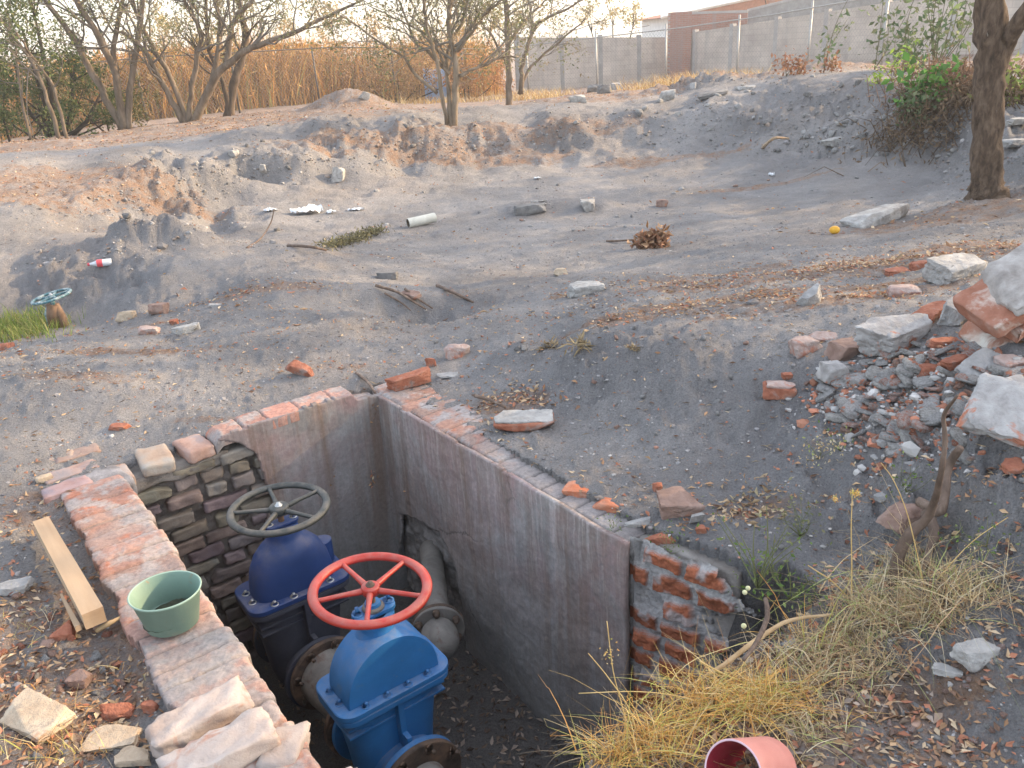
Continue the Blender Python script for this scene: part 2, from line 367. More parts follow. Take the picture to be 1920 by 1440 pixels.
# pit outline; kind of every edge: W = behind masonry (sheer), dirt edges slope
A_ = hit(1190, 1012)[:2]
_br = np.array([math.sin(math.radians(132)), math.cos(math.radians(132))])       # the broken end of the right wall veers off
_bo = np.array([-_br[1], _br[0]]); _bo = _bo if _bo @ (A_-EYE[:2]) > 0 else -_bo
OUT = [(pit(-.10, -.10)[:2], 40), (pit(-.10, 1.40)[:2], 40), (pit(3.2, 1.42)[:2], 3.0), (pit(3.15, .35)[:2], 3.5),
       (hit(1040, 1470)[:2], 9), (hit(1160, 1388)[:2], 9), (hit(1290, 1296)[:2], 8), (hit(1400, 1222)[:2], 9), (hit(1500, 1160)[:2], 6),
       (hit(1555, 1120)[:2], 3.5), (hit(1475, 1062)[:2], 4.5), (A_+_br*.40+_bo*.06, 40), (A_+_bo*.07, 40)]
OP = np.array([p for p, _ in OUT]); OK_ = np.array([s for _, s in OUT])
def pitdepth(x, y):
    x = np.asarray(x, float); y = np.asarray(y, float)
    n = len(OP); ins = np.zeros(x.shape, bool); dep = np.full(x.shape, 9.)
    for i in range(n):
        a = OP[i]; b = OP[(i+1) % n]
        c = ((a[1] > y) != (b[1] > y)) & (x < (b[0]-a[0])*(y-a[1])/(b[1]-a[1]+1e-12)+a[0]); ins ^= c
        ab = b-a; tt = np.clip(((x-a[0])*ab[0]+(y-a[1])*ab[1])/(ab @ ab), 0, 1)
        d = np.hypot(x-a[0]-tt*ab[0], y-a[1]-tt*ab[1]); nz = 1+.5*fbm(x*6, y*6, 7.7, 3)
        dep = np.minimum(dep, np.where(OK_[i] > 20, 9., 0)+d*OK_[i]*nz)
    return ins, dep
def HP(x, y):
    z = H(x, y); ins, dep = pitdepth(x, y)
    fl = DEEP+.02*fbm(np.asarray(x)*5, np.asarray(y)*5, 1, 4)
    t, w = topit(x, y)
    fl = fl+np.clip(-w-.05, 0, .5)*1.2
    rough = fbm(np.asarray(x)*9, np.asarray(y)*9, z*3, 4, .6)*.05*np.clip(dep*3, 0, 1)*.6
    return np.where(ins, np.maximum(np.maximum(z-dep, fl)+rough*(z-dep > fl), DEEP-.03), z)
# litter = where fallen leaves have drifted, painted as real cover
LT = []
def lit(px, py, z, rx, ry, s): p = hit(px, py, z); LT.append((p[0], p[1], rx, ry, s))
for a in [(250,270,.3,5,1.2,.9),(500,240,.3,4,1.5,.8),(60,400,.1,1.2,1.0,.8),(200,370,.1,1.5,.8,.6),(330,400,-.1,1,.6,.5),(800,330,-.28,2.5,.5,.8),(1000,305,-.28,2,.4,.8),(1250,315,-.28,1.6,.3,.6),(600,350,-.25,1,.3,.5),
 (1440,350,-.28,1,.12,.8),(1500,520,.2,1.1,.26,1.),(1700,480,.25,.9,.45,1.),(1350,500,.1,.7,.2,.6),(500,560,.0,.8,.15,.55),(150,700,.1,.5,.15,.5),(250,660,.05,.8,.12,.5),(1850,400,.0,1.5,.6,.7),(1400,560,.3,1.0,.16,1.),(1600,560,.35,.8,.12,.9),(1100,560,0,.5,.1,.6),(1150,205,.3,2,.8,.6),
 (700,470,-.1,.5,.25,.4),(780,580,0,.25,.15,.6),(60,1300,0,.35,.4,.9),(30,1150,0,.25,.3,.7),(80,950,0,.3,.25,.5),(950,755,.02,.22,.12,.8),(1400,960,.03,.25,.1,.5),(1400,1340,0,.35,.22,.9),(1650,1300,.05,.4,.15,.7),(1800,1380,.05,.2,.1,.5),(620,690,.0,.3,.08,.5),(400,790,0,.3,.06,.5),(300,600,.0,.6,.1,.4),(850,200,.1,6,3,.9),(1500,860,.1,.2,.1,.3),(250,420,-.15,.8,.3,.6),(1680,900,.15,.3,.15,.4)]: lit(*a)
def litter(x, y):
    s = np.zeros(np.shape(x))
    for (cx, cy, rx, ry, a) in LT: s = np.maximum(s, a*np.exp(-((x-cx)/rx)**2-((y-cy)/ry)**2))
    r = np.hypot(x, y)
    s = np.maximum(s, .85*np.clip((r-15.5)/3, 0, 1))
    return np.clip(s, 0, 1)
# one sheet, finest in front of the camera
fa = np.concatenate([np.linspace(-math.pi, -math.radians(48), 40)[:-1], np.linspace(-math.radians(48), math.radians(48), 640), np.linspace(math.radians(48), math.pi, 40)[1:-1]])
rr = np.concatenate([np.exp(np.linspace(math.log(.35), math.log(26), 640)), np.exp(np.linspace(math.log(26), math.log(420), 60))[1:]])
AA, RR = np.meshgrid(fa, rr); GX = np.sin(AA)*RR; GY = np.cos(AA)*RR-.25
GZ = HP(GX, GY); nr, na = AA.shape
V = np.stack([GX, GY, GZ], -1).reshape(-1, 3); V = np.vstack([V, [[0, -.25, float(H(0, -.25))]]])
i = np.arange(nr-1)[:, None]*na; j = np.arange(na)[None]; j2 = (j+1) % na
F = np.stack([i+j, i+na+j, i+na+j2, i+j2], -1).reshape(-1, 4)
cen = np.stack([np.full(na, nr*na), np.arange(na), (np.arange(na)+1) % na], -1)
gm = MB(); gm.add(V, F); gm.f.append(cen); gm.c.append(np.ones((na, 3)))
gme = gm.mesh('ground')
la = gme.attributes.new('litter', 'FLOAT', 'POINT')
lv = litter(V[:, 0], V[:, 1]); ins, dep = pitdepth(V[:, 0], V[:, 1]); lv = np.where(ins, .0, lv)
la.data.foreach_set('value', lv.astype(np.float32))
pa = gme.attributes.new('pit_area', 'FLOAT', 'POINT'); pa.data.foreach_set('value', np.where(ins, 1., 0.).astype(np.float32))
sp_ = np.zeros(len(V))
for (px, py, z, rx, ry, s) in ((300, 455, .1, .9, .35, .9), (150, 520, .0, 1.1, .9, .7), (60, 540, -.05, .8, .8, .7), (410, 388, -.2, .6, .4, .7), (480, 560, 0, 1.2, .5, .35), (1095, 390, -.3, .6, .4, .5), (1500, 900, .05, .8, .5, .4), (1150, 700, .1, .7, .3, .45), (700, 270, 0, 3, .9, .45), (1000, 265, 0, 3, .8, .45), (1420, 1130, -.3, .35, .35, .7), (450, 300, 0, 1.2, .8, .5)):
    p = hit(px, py, z); sp_ = np.maximum(sp_, s*np.exp(-((V[:, 0]-p[0])/rx)**2-((V[:, 1]-p[1])/ry)**2))
sa = gme.attributes.new('spoil', 'FLOAT', 'POINT'); sa.data.foreach_set('value', sp_.astype(np.float32))
def groundmat():
    m, nt, bs, N, L = newmat('ash_dirt'); v = coords(nt)
    c = ramp(nt, noi(nt, v, .9, 11, .66, .4), [(.3, (.19, .18, .177)), (.48, (.266, .257, .254)), (.62, (.345, .328, .318)), (.75, (.40, .375, .355))])
    c = mixc(nt, ramp(nt, noi(nt, v, .45, 6, .6, .8), [(.49, 0.), (.70, .55)]), c, (.31, .262, .225))
    c = mixc(nt, ramp(nt, noi(nt, v, 9, 6, .7), [(.35, .32), (.7, 0.)]), c, (.15, .142, .142))
    g = ramp(nt, noi(nt, v, 130, 3, .75), [(.33, (.74, .74, .74)), (.5, (1, 1, 1)), (.66, (1.22, 1.21, 1.19))]); c = mixc(nt, 1., c, g, 'MULTIPLY')
    # pebbles and crumbs
    for sc_, th, pc in ((47, .07, (.33, .31, .30)), (21, .08, (.30, .19, .14)), (90, .16, (.11, .10, .10))):
        vo = N.new('ShaderNodeTexVoronoi'); vo.inputs['Scale'].default_value = sc_; L.new(v, vo.inputs['Vector'])
        f = ramp(nt, vo.outputs['Distance'], [(th, .8), (th+.04, 0.)]); gate = ramp(nt, vo.outputs['Color'], [(.55, 0.), (.6, 1.)])
        c = mixc(nt, mth(nt, 'MULTIPLY', f, gate), c, pc)
    lt = attr(nt, 'litter', 'Fac')
    n2 = noi(nt, v, 14, 8, .8); n3 = noi(nt, v, 2.2, 5, .6)
    s = mth(nt, 'ADD', mth(nt, 'MULTIPLY', lt, 1.0), mth(nt, 'MULTIPLY', mth(nt, 'ADD', n2, n3), .6))
    lf = mth(nt, 'MULTIPLY', ramp(nt, s, [(.92, 0.), (1.24, .85)]), ramp(nt, noi(nt, v, 6, 10, .85), [(.42, .1), (.58, 1.)]))
    lc = ramp(nt, noi(nt, v, 42, 6, .85), [(.32, (.09, .055, .038)), (.45, (.22, .13, .08)), (.57, (.33, .20, .125)), (.72, (.44, .34, .24))])
    c = mixc(nt, lf, c, lc)
    c = mixc(nt, mth(nt, 'MULTIPLY', attr(nt, 'spoil', 'Fac'), ramp(nt, noi(nt, v, 3, 8, .75), [(.35, .9), (.65, .35)])), c, (.155, .155, .165))
    c = mixc(nt, mth(nt, 'MULTIPLY', attr(nt, 'pit_area', 'Fac'), .75), c, mixc(nt, 1., c, (.42, .40, .38), 'MULTIPLY'))  # ground inside the pit outline gets a darker tint
    L.new(c, bs.inputs['Base Color']); bs.inputs['Roughness'].default_value = .96; bs.inputs['Specular IOR Level'].default_value = .15
    h = mth(nt, 'ADD', mth(nt, 'MULTIPLY', noi(nt, v, 20, 9, .72), 1.0), mth(nt, 'MULTIPLY', noi(nt, v, 140, 4, .7), .35))
    bump(nt, bs, h, .9, .05)
    return m
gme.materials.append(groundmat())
go = bpy.data.objects.new('ground', gme); col.objects.link(go); tag(go, kind='structure')
# ---------------- masonry of the pit ----------------
brickM = mat('worn_brick', [(.3, (.25, .095, .06)), (.5, (.40, .17, .11)), (.7, (.47, .24, .17))], 9, useattr=True, bmp=.6, bdist=.006, bscale=70,
             patch=[((.50, .43, .38), 11, .52, .66), ((.24, .22, .22), 4.5, .58, .74)])
brickdark = mat('old_dark_brick', [(.3, (.12, .10, .09)), (.5, (.19, .16, .14)), (.72, (.27, .23, .20))], 8, useattr=True, bmp=.7, bdist=.006, bscale=50, patch=((.16, .15, .145), 6, .5, .7))
mortarM = mat('lime_mortar', [(.3, (.20, .18, .165)), (.5, (.33, .31, .29)), (.7, (.46, .44, .42))], 12, useattr=True, bmp=.8, bdist=.01, bscale=45)
def plastermat(name, top):
    m, nt, bs, N, L = newmat(name); v = coords(nt); vs = coords(nt, (1, 1, .07)); 
    c = ramp(nt, noi(nt, v, 2.4, 8, .6, .5), [(.3, (.16, .15, .145)), (.5, (.245, .23, .222)), (.7, (.33, .31, .30))])
    sep = N.new('ShaderNodeSeparateXYZ'); tc = N.new('ShaderNodeTexCoord'); L.new(tc.outputs['Object'], sep.inputs[0])
    up = mth(nt, 'MULTIPLY_ADD', sep.outputs[2], 1.25, 1.0, clamp=True)
    pk = mth(nt, 'MULTIPLY', ramp(nt, noi(nt, v, 3.1, 5, .6, .7), [(.4, 0.), (.62, 1.)]), up); c = mixc(nt, mth(nt, 'MULTIPLY', pk, .65), c, (.25, .13, .125))
    br = ramp(nt, noi(nt, vs, 5, 6, .7, .3), [(.46, 0.), (.62, .8)]); c = mixc(nt, br, c, (.17, .115, .085))
    # limy runs from the rim
    st = mth(nt, 'MULTIPLY', ramp(nt, noi(nt, coords(nt, (1, 1, .04)), 22, 8, .8), [(.5, 0.), (.70, .9)]), mth(nt, 'MULTIPLY', up, top)); c = mixc(nt, st, c, (.52, .47, .45))
    st2 = ramp(nt, noi(nt, coords(nt, (1, 1, .12)), 6, 8, .75, 1.0), [(.62, 0.), (.7, .5)]); c = mixc(nt, st2, c, (.40, .38, .38))
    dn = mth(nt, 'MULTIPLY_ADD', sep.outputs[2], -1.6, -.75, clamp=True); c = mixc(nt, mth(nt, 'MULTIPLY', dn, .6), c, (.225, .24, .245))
    vc = N.new('ShaderNodeTexVoronoi'); vc.feature = 'DISTANCE_TO_EDGE'; vc.inputs['Scale'].default_value = 1.9; dv_ = N.new('ShaderNodeVectorMath'); dv_.operation = 'ADD'; L.new(v, dv_.inputs[0]); L.new(mixc(nt, .12, (0, 0, 0), noi(nt, v, 7, 6, .7, 0, 1)), dv_.inputs[1]); L.new(dv_.outputs[0], vc.inputs['Vector'])
    ck = mth(nt, 'MULTIPLY', ramp(nt, vc.outputs['Distance'], [(.003, .85), (.009, 0.)]), ramp(nt, noi(nt, v, 1.7, 3), [(.57, 0.), (.63, .8)])); c = mixc(nt, ck, c, (.05, .045, .04))
    bl = ramp(nt, noi(nt, v, 7, 9, .8, 1.5), [(.60, 0.), (.66, .55)]); c = mixc(nt, bl, c, (.13, .12, .115))
    c = mixc(nt, 1., c, ramp(nt, noi(nt, v, 55, 5, .7), [(.3, (.8, .8, .8)), (.7, (1.15, 1.15, 1.15))]), 'MULTIPLY')
    L.new(c, bs.inputs['Base Color']); bs.inputs['Roughness'].default_value = .85
    bump(nt, bs, mth(nt, 'ADD', noi(nt, v, 18, 8, .65), mth(nt, 'MULTIPLY', noi(nt, coords(nt, (1, 1, .1)), 40, 3, .6), .3)), .5, .012); return m
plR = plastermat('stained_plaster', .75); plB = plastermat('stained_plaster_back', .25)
def bcol(s=1., v=.25):
    a = 1+R.uniform(-v, v); return (a*s, a*s*R.uniform(.88, 1.08), a*s*R.uniform(.85, 1.1))
def pitrot(yaw=0, pitch=0, roll=0):      # columns: w, t, up
    B = np.array([[PW[0], PT[0], 0], [PW[1], PT[1], 0], [0, 0, 1.]]); return B @ rotm(pitch, roll, yaw)
def onface(px, py, t=None, w=None):      # where a ray meets an inner wall face -> (t or w, z)
    d = ray(px, py)
    if w is not None: n = PW; q = w
    else: n = PT; q = t
    s = (q-(EYE[:2]-PC) @ n)/(d[:2] @ n); P = EYE+d*s; a, b = topit(P[0], P[1])
    return (a, P[2]) if w is not None else (b, P[2])
def inpoly(x, y, poly):
    x = np.asarray(x, float); ins = np.zeros(x.shape, bool); n = len(poly)
    for i in range(n):
        a = poly[i]; b = poly[(i+1) % n]; c = ((a[1] > y) != (b[1] > y)) & (x < (b[0]-a[0])*(y-a[1])/(b[1]-a[1]+1e-12)+a[0]); ins ^= c
    return ins
def sheet(fn, U, Z, keep, off):
    """grid (u,z) -> points with relief; keep(u,z) mask; closed slab of given thickness"""
    UU, ZZ = np.meshgrid(U, Z); nz, nu = UU.shape
    front = fn(UU, ZZ, 0).reshape(-1, 3); back = fn(UU, ZZ, off).reshape(-1, 3); n = len(front)
    uc = (U[:-1]+U[1:])/2; zc = (Z[:-1]+Z[1:])/2; kk = keep(*np.meshgrid(uc, zc))
    F = []
    for a in range(nz-1):
        for b in range(nu-1):
            if not kk[a, b]: continue
            q = (a*nu+b, a*nu+b+1, (a+1)*nu+b+1, (a+1)*nu+b); F.append(q); F.append(tuple(i+n for i in q[::-1]))
            for (da, db, e0, e1) in ((-1, 0, 0, 1), (0, 1, 1, 2), (1, 0, 2, 3), (0, -1, 3, 0)):
                a2, b2 = a+da, b+db
                if not (0 <= a2 < nz-1 and 0 <= b2 < nu-1) or not kk[a2, b2]: F.append((q[e1], q[e0], q[e0]+n, q[e1]+n))
    return np.vstack([front, back]), F
def bricktop(O, a, b, La, w0, w1, seed, zf=lambda s: 0*s, bw=(.085, .118), split=0., tone=(.34, .20, .155), ragin=.010, ragout=.03, mort=(.33, .295, .275), relief=1., res=.0042):
    """worn bonded brick surface: rows of bricks across, joints carved in, mortar smears as colour; a along the wall, b across"""
    g = np.random.default_rng(seed); ed = [0.]
    while ed[-1] < La: ed.append(ed[-1]+g.uniform(*bw))
    ed = np.array(ed); nb = len(ed); off = g.uniform(-1, 1, (nb, 2))*.0035; sp = np.where(g.random(nb) < split, g.uniform(.3, .7, nb), 9.); tn = g.uniform(.78, 1.2, (nb, 2)); hue = g.uniform(-1, 1, (nb, 2)); inn = g.uniform(-1, 1, nb)*ragin
    U = np.arange(0, La, res); W = np.arange(0, w1-w0+res, res*1.15); UU, WW = np.meshgrid(U, W); Uw = UU+.006*fbm(UU*7, WW*7, seed, 3); i = np.clip(np.searchsorted(ed, Uw)-1, 0, nb-2)
    q = WW/(w1-w0); side = (q > sp[i]).astype(int); dj = np.minimum(Uw-ed[i], ed[i+1]-Uw); dj = np.minimum(dj, np.abs(q-sp[i])*(w1-w0)); dj = dj+.0035*fbm(UU*40, WW*40, seed+2, 3)
    wear = fbm(UU*4.5, WW*4.5, seed+5, 5, .6); gr = np.exp(-(np.maximum(dj, 0)/.0055)**2)*np.clip(1-wear*1.2, .4, 1)
    Z = zf(UU)+(off[i, side]-.013*gr+wear*.010+.0022*fbm(UU*60, WW*60, seed+7, 3)-.012*np.clip(1-WW/.02, 0, 1)**2-.008*np.clip(1-((w1-w0)-WW)/.03, 0, 1)**2)*relief
    B_w = w0+WW+inn[i]*np.clip(1-WW/.05, 0, 1)+.004*fbm(UU*30, 2, seed, 3)*np.clip(1-WW/.05, 0, 1)
    keep = WW < (w1-w0)-ragout*np.clip(fbm(UU*6, 4, seed+9, 4)+.4, 0, 1.2)
    P = lambda z: (np.array(O)[None, None]+UU[..., None]*np.array(a)+B_w[..., None]*np.array(b)+np.array([0, 0, 1.])*z[..., None]).reshape(-1, 3)
    T = P(Z); Bm = P(Z*0+zf(UU)-.055); nz, nu = UU.shape; n = nz*nu; kc = keep[:-1, :-1]
    A, Bq = np.nonzero(kc); c0 = A*nu+Bq; F = np.stack([c0, c0+1, c0+nu+1, c0+nu], 1)
    sm = np.clip((fbm(UU*9, WW*9, seed+11, 5, .65)+.12)*2.8, 0, 1)*.85; sm = np.maximum(sm, gr*.5); ash = np.clip((fbm(UU*3, WW*3, seed+13, 4)-.05)*3, 0, 1)*.65
    if seed == 23: ash = np.maximum(ash, np.clip((UU-.7)*2+.5*fbm(UU*5, WW*7, 97, 4), 0, .9))
    if seed == 11: ash = np.maximum(ash, np.exp(-((UU-1.38)/.2)**2)*np.clip(.75+1.5*fbm(UU*7, WW*7, 90, 4), 0, .95))
    c = np.array(tone)*tn[i, side][..., None]*(1+np.stack([hue[i, side]*.10, hue[i, side]*-.02, hue[i, side]*-.06], -1)); hot = np.clip((fbm(UU*8, WW*8, seed+17, 4)-.22)*5, 0, 1)[..., None]; c = c*(1-hot*.7)+np.array([.40, .15, .085])*hot*.7
    c = c*(1-sm[..., None])+np.array(mort)*sm[..., None]; c = c*(1-ash[..., None])+np.array([.25, .235, .23])*ash[..., None]; dk = (np.exp(-(np.maximum(dj, 0)/.0048)**2)*np.clip(.75-wear, .3, .9))[..., None]; c = c*(1-dk)+np.array([.13, .115, .105])*dk; cc = c[:-1, :-1][kc]
    mb = MB(); mb.add(T, F, cc); sk = []; 
    for (da, db, e0, e1) in ((-1, 0, 0, 1), (0, 1, 1, 2), (1, 0, 2, 3), (0, -1, 3, 0)):
        sh = np.zeros_like(kc)
        if da == -1: sh[1:] = kc[:-1]
        elif da == 1: sh[:-1] = kc[1:]
        elif db == 1: sh[:, :-1] = kc[:, 1:]
        else: sh[:, 1:] = kc[:, :-1]
        A2, B2 = np.nonzero(kc & ~sh); q0 = A2*nu+B2; cor = [q0, q0+1, q0+nu+1, q0+nu]; sk.append((np.stack([cor[e1], cor[e0], cor[e0]+n, cor[e1]+n], 1), c[:-1, :-1][A2, B2]*.8))
    mb.v[0] = np.vstack([T, Bm]); mb.n = 2*n
    for f, cl in sk: mb.f.append(f); mb.c.append(cl)
    det = np.dot(np.cross(a, b), [0, 0, 1])
    if det < 0: mb.f = [f[:, ::-1] for f in mb.f]
    return mb
def colmat(name, rough=.92, b=.7, dist=.006, sc_=70):
    m, nt, bs, N, L = newmat(name); v = coords(nt); c = mixc(nt, 1., attr(nt, 'Col'), ramp(nt, noi(nt, v, 60, 6, .75), [(.3, (.72, .72, .72)), (.5, (1, 1, 1)), (.7, (1.28, 1.26, 1.24))]), 'MULTIPLY'); L.new(c, bs.inputs['Base Color']); bs.inputs['Roughness'].default_value = rough; bs.inputs['Specular IOR Level'].default_value = .2; bump(nt, bs, noi(nt, v, sc_, 8, .75), b, dist); return m
wornM = colmat('worn_bonded_brick'); wornM2 = mat('dusty_corner_brick', [(.3, (.30, .20, .16)), (.5, (.40, .29, .24)), (.7, (.42, .35, .31))], 9, useattr=True, bmp=.7, bdist=.006, patch=((.28, .26, .255), 5, .5, .66)); T3 = np.array([*PT, 0]); W3 = np.array([*PW, 0])
# --- far wall: coursed dark brick on the left, plaster on the right
fw = empty('brick_wall', pit(0, .6, 0), 'short far wall of the pit, bare dark brick on its left and stained plaster on its right', 'wall'); FWL = np.array(pit(0, .6, 0))
wtop = lambda w: np.interp(w, [-.1, 0, .13, .15, .45, .8, .9, 1.25, 1.5], [0, .0, .01, .05, .05, .04, -.045, -.05, -.05])
mbk = MB(); mor = MB()
ci = 0; z = -.075
while z > -1.25:
    w = -.05+(ci % 2)*.11-R.uniform(0, .04)
    while w < 1.42:
        L = R.choice([.11, .17, .2, .21]); hgt = R.uniform(.052, .062)
        if w+L > .35: block(mbk, pit(-.05+R.uniform(-.012, .014), w+L/2, z-.008*math.sin(w*4+ci)), (L/2-R.uniform(.004, .012), .055, hgt/2), pitrot(R.uniform(-.04, .04), R.uniform(-.05, .05), R.uniform(-.05, .05)), .007, .008, 9, bcol(1, .2), 26, 1)
        w += L+R.uniform(.006, .014)
    z -= .074; ci += 1
ob('brick_courses', mbk, brickdark, fw, FWL)
def mfn(U, Z, off):
    d = -.022-off*1.0+.02*fbm(U*11, Z*11, 3, 4, .6)
    return np.stack([PC[0]+d*PT[0]+U*PW[0], PC[1]+d*PT[1]+U*PW[1], Z], -1)
V_, F_ = sheet(mfn, np.linspace(-.2, 1.5, 150), np.linspace(-1.3, -.05, 110), lambda u, z: np.ones(u.shape, bool), .12); mor.add(V_, F_, (.42, .39, .37)); ob('mortar_bed', mor, mortarM, fw, FWL)
pb = [onface(a, b, t=.02) for a, b in [(383, 800), (383, 812), (405, 826), (428, 826), (450, 832), (480, 850), (490, 880), (505, 905), (515, 930), (500, 985), (500, 1040)]]
pbz = np.array([q[1] for q in pb]); pbw = np.array([q[0] for q in pb]); od = np.argsort(pbz)
def keepB(u, z):
    lim = np.interp(z, pbz[od], pbw[od])+.03*fbm(u*9, z*9, 2, 4); return (u < lim) & (z < wtop(u)+.006*fbm(u*14, 0, 0, 3)) & (u > -.02)
def bfn(U, Z, off):
    d = .022-off+.004*fbm(U*5, Z*5, 1, 4)-.03*np.clip((U-np.interp(Z, pbz[od], pbw[od])+.05)/.06, 0, 1)*0; Zt = np.minimum(Z, wtop(U)+.006*fbm(U*14, 0, 0, 3)+.004)
    return np.stack([PC[0]+d*PT[0]+U*PW[0], PC[1]+d*PT[1]+U*PW[1], Zt], -1)
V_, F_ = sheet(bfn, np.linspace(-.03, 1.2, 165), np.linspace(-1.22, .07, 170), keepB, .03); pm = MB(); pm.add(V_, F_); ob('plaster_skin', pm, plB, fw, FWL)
ob('top_course', bricktop(pit(.0, .0, 0), W3, -T3, .84, -.012, .135, 3, zf=lambda s_: wtop(s_)+.004-.02*(s_ < .14), bw=(.11, .19), split=0., ragout=.04, tone=(.40, .22, .17)), wornM, fw, FWL)
tb = MB()
for (ww, LL, dz, dt, yw) in ((.905, .125, -.018, .0, .1), (1.075, .135, -.02, -.005, -.06), (1.245, .115, -.035, .02, .05)):
    block(tb, pit(-.07+dt, ww, dz), (LL/2, .1, .03), pitrot(yw, R.uniform(-.05, .05), R.uniform(-.06, .06)), .013, .006, 8, bcol(.95, .1), 25)
ob('rim_brick', tb, mat('rim_brick_dusty', [(.3, (.26, .17, .13)), (.5, (.36, .26, .21)), (.7, (.33, .31, .30))], 8, useattr=True, bmp=.6, bdist=.006), fw, FWL)
mb2 = MB(); block(mb2, pit(-.10, 1.08, -.075), (.30, .11, .035), pitrot(), .02, .014, 14, (.6, .57, .54), 18); ob('mortar_rim', mb2, mortarM, fw, FWL)
# --- left wall: a rowlock course laid across, worn down
LWL = np.array(pit(1.5, 1.33, 0)); lw = empty('brick_wall', LWL, 'low wall along the left edge of the pit, its worn pink brick top running towards the viewer', 'wall')
core = MB(); 
def cfn(U, Z, off):
    d = 1.235+off+.012*fbm(U*9, Z*9, 6, 4); return np.stack([PC[0]+U*PT[0]+d*PW[0], PC[1]+U*PT[1]+d*PW[1], Z], -1)
V_, F_ = sheet(cfn, np.linspace(-.1, 3.3, 170), np.linspace(-1.3, -.035, 60), lambda u, z: np.ones(u.shape, bool), .2); core.add(V_, F_, (.75, .65, .6)); ob('core', core, mortarM, lw, LWL)
topM = mat('worn_brick_top', [(.28, (.27, .145, .115)), (.42, (.36, .22, .18)), (.55, (.39, .275, .24)), (.7, (.37, .31, .285))], 6, useattr=True, bmp=.7, bdist=.008, bscale=55, stretch=(1, 1, 1),
            patch=[((.25, .225, .22), 4, .5, .66), ((.44, .38, .35), 18, .54, .7), ((.42, .165, .09), 6, .63, .72), ((.20, .18, .175), 26, .60, .70)])
ob('top_course', bricktop(pit(.0, 0, .0), T3, W3, 3.2, 1.225, 1.475, 11, zf=lambda s_: .006-.008*np.exp(-((s_-1.15)/.2)**2)), wornM, lw, LWL)
tb = MB()                                   # raised whitish bricks near the viewer
for (px, py, z, hx, hy, hz, yw) in ((372, 1336, .05, .125, .052, .032, .08), (412, 1405, .055, .13, .058, .04, .02), (640, 1480, .03, .05, .05, .03, 0)):
    P = hit(px, py, z); block(tb, P-np.array([0, 0, hz*.6]), (hx, hy, hz), pitrot(yw, .04, .03), .006, .011, 14, (.9, .88, .86), 26, 5)
P = hit(528, 1412, .0); V_, F_ = rockmesh((.12, .13, .10), 12, 4, 4, .05); tb.add(V_+P-np.array([0, 0, .02]), F_, (.8, .8, .8))
ob('limed_brick', tb, mat('limed_brick', [(.3, (.30, .24, .21)), (.5, (.42, .355, .32)), (.7, (.50, .45, .42))], 7, useattr=True, bmp=.6, bdist=.006, patch=((.38, .20, .14), 9, .6, .72)), lw, LWL)
tb = MB()                                   # the corner where the wall runs on to the left
for (px, py, hx, yw) in ((140, 852, .1, .0), (130, 885, .11, .05), (120, 915, .1, .1), (95, 860, .09, -.1)):
    P = hit(px, py, .0); block(tb, P-np.array([0, 0, .026]), (hx, .05, .034), pitrot(yw), .005, .008, 10, bcol(.8), 24, 2)
ob('corner_brick', tb, wornM2, lw, LWL); tb = MB(); block(tb, hit(190, 895, 0)-np.array([0, 0, .045]), (.1, .12, .045), pitrot(.1), .02, .008, 9, (.75, .73, .75), 18); ob('corner_mortar', tb, mortarM, lw, LWL)
# --- right wall: plaster skin with a knocked-out patch, brick top mostly under dirt
RWL = np.array(pit(.9, -.1, 0)); rw = empty('brick_wall', RWL, 'long right wall of the pit with streaked grey plaster and a broken brick end', 'wall')
TE = topit(*A_)[0]
hole = [onface(a, b, w=0) for a, b in [(757, 962), (775, 965), (800, 978), (830, 998), (846, 1022), (858, 1055), (868, 1100), (878, 1150), (880, 1210), (840, 1250), (790, 1230), (752, 1150), (745, 1080), (757, 1015)]]
rtop = lambda t: .0+.012*fbm(t*5, 3, 0, 4)
def keepR(u, z):
    un = u+.02*fbm(u*10, z*10, 4, 3); zn = z+.02*fbm(u*10, z*10, 9, 3); return ~inpoly(un, zn, hole) & (z < rtop(u)) & (u < TE+.006*fbm(0, z*12, 5, 4))
def rfn(U, Z, off):
    d = .0-(-off)*-1-.011*fbm(U*3.5, Z*3.5, 1, 5, .6); Zt = np.minimum(Z, rtop(U)+.004)
    return np.stack([PC[0]+U*PT[0]+(d)*PW[0], PC[1]+U*PT[1]+(d)*PW[1], Zt], -1)
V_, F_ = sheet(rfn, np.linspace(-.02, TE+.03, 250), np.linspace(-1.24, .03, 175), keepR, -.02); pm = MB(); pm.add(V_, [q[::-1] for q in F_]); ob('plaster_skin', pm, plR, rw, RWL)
def rcore(U, Z, off):
    d = -.022-off+.026*fbm(U*12, Z*12, 6, 5, .65); return np.stack([PC[0]+U*PT[0]+d*PW[0], PC[1]+U*PT[1]+d*PW[1], Z], -1)
V_, F_ = sheet(rcore, np.linspace(-.2, TE-.005, 190), np.linspace(-1.3, -.045, 130), lambda u, z: np.ones(u.shape, bool), .17); pm = MB(); pm.add(V_, [q[::-1] for q in F_], (.66, .66, .67)); ob('rubble_core', pm, mortarM, rw, RWL)
ob('top_course', bricktop(pit(-.1, 0, .0), T3, -W3, TE+.08, .004, .25, 23, zf=lambda s_: .004-.012*np.clip((s_-.8)/.4, 0, 1), split=0., ragout=.05, tone=(.33, .20, .155), mort=(.33, .31, .30)), wornM, rw, RWL)
tb = MB()
for (px, py, hx, hy) in ((1082, 912, .05, .035), (1146, 940, .062, .034)): P = hit(px, py, .015); block(tb, P-np.array([0, 0, .02]), (hy, hx, .022), pitrot(.5), .005, .007, 12, (.95, .8, .72), 30, 5)
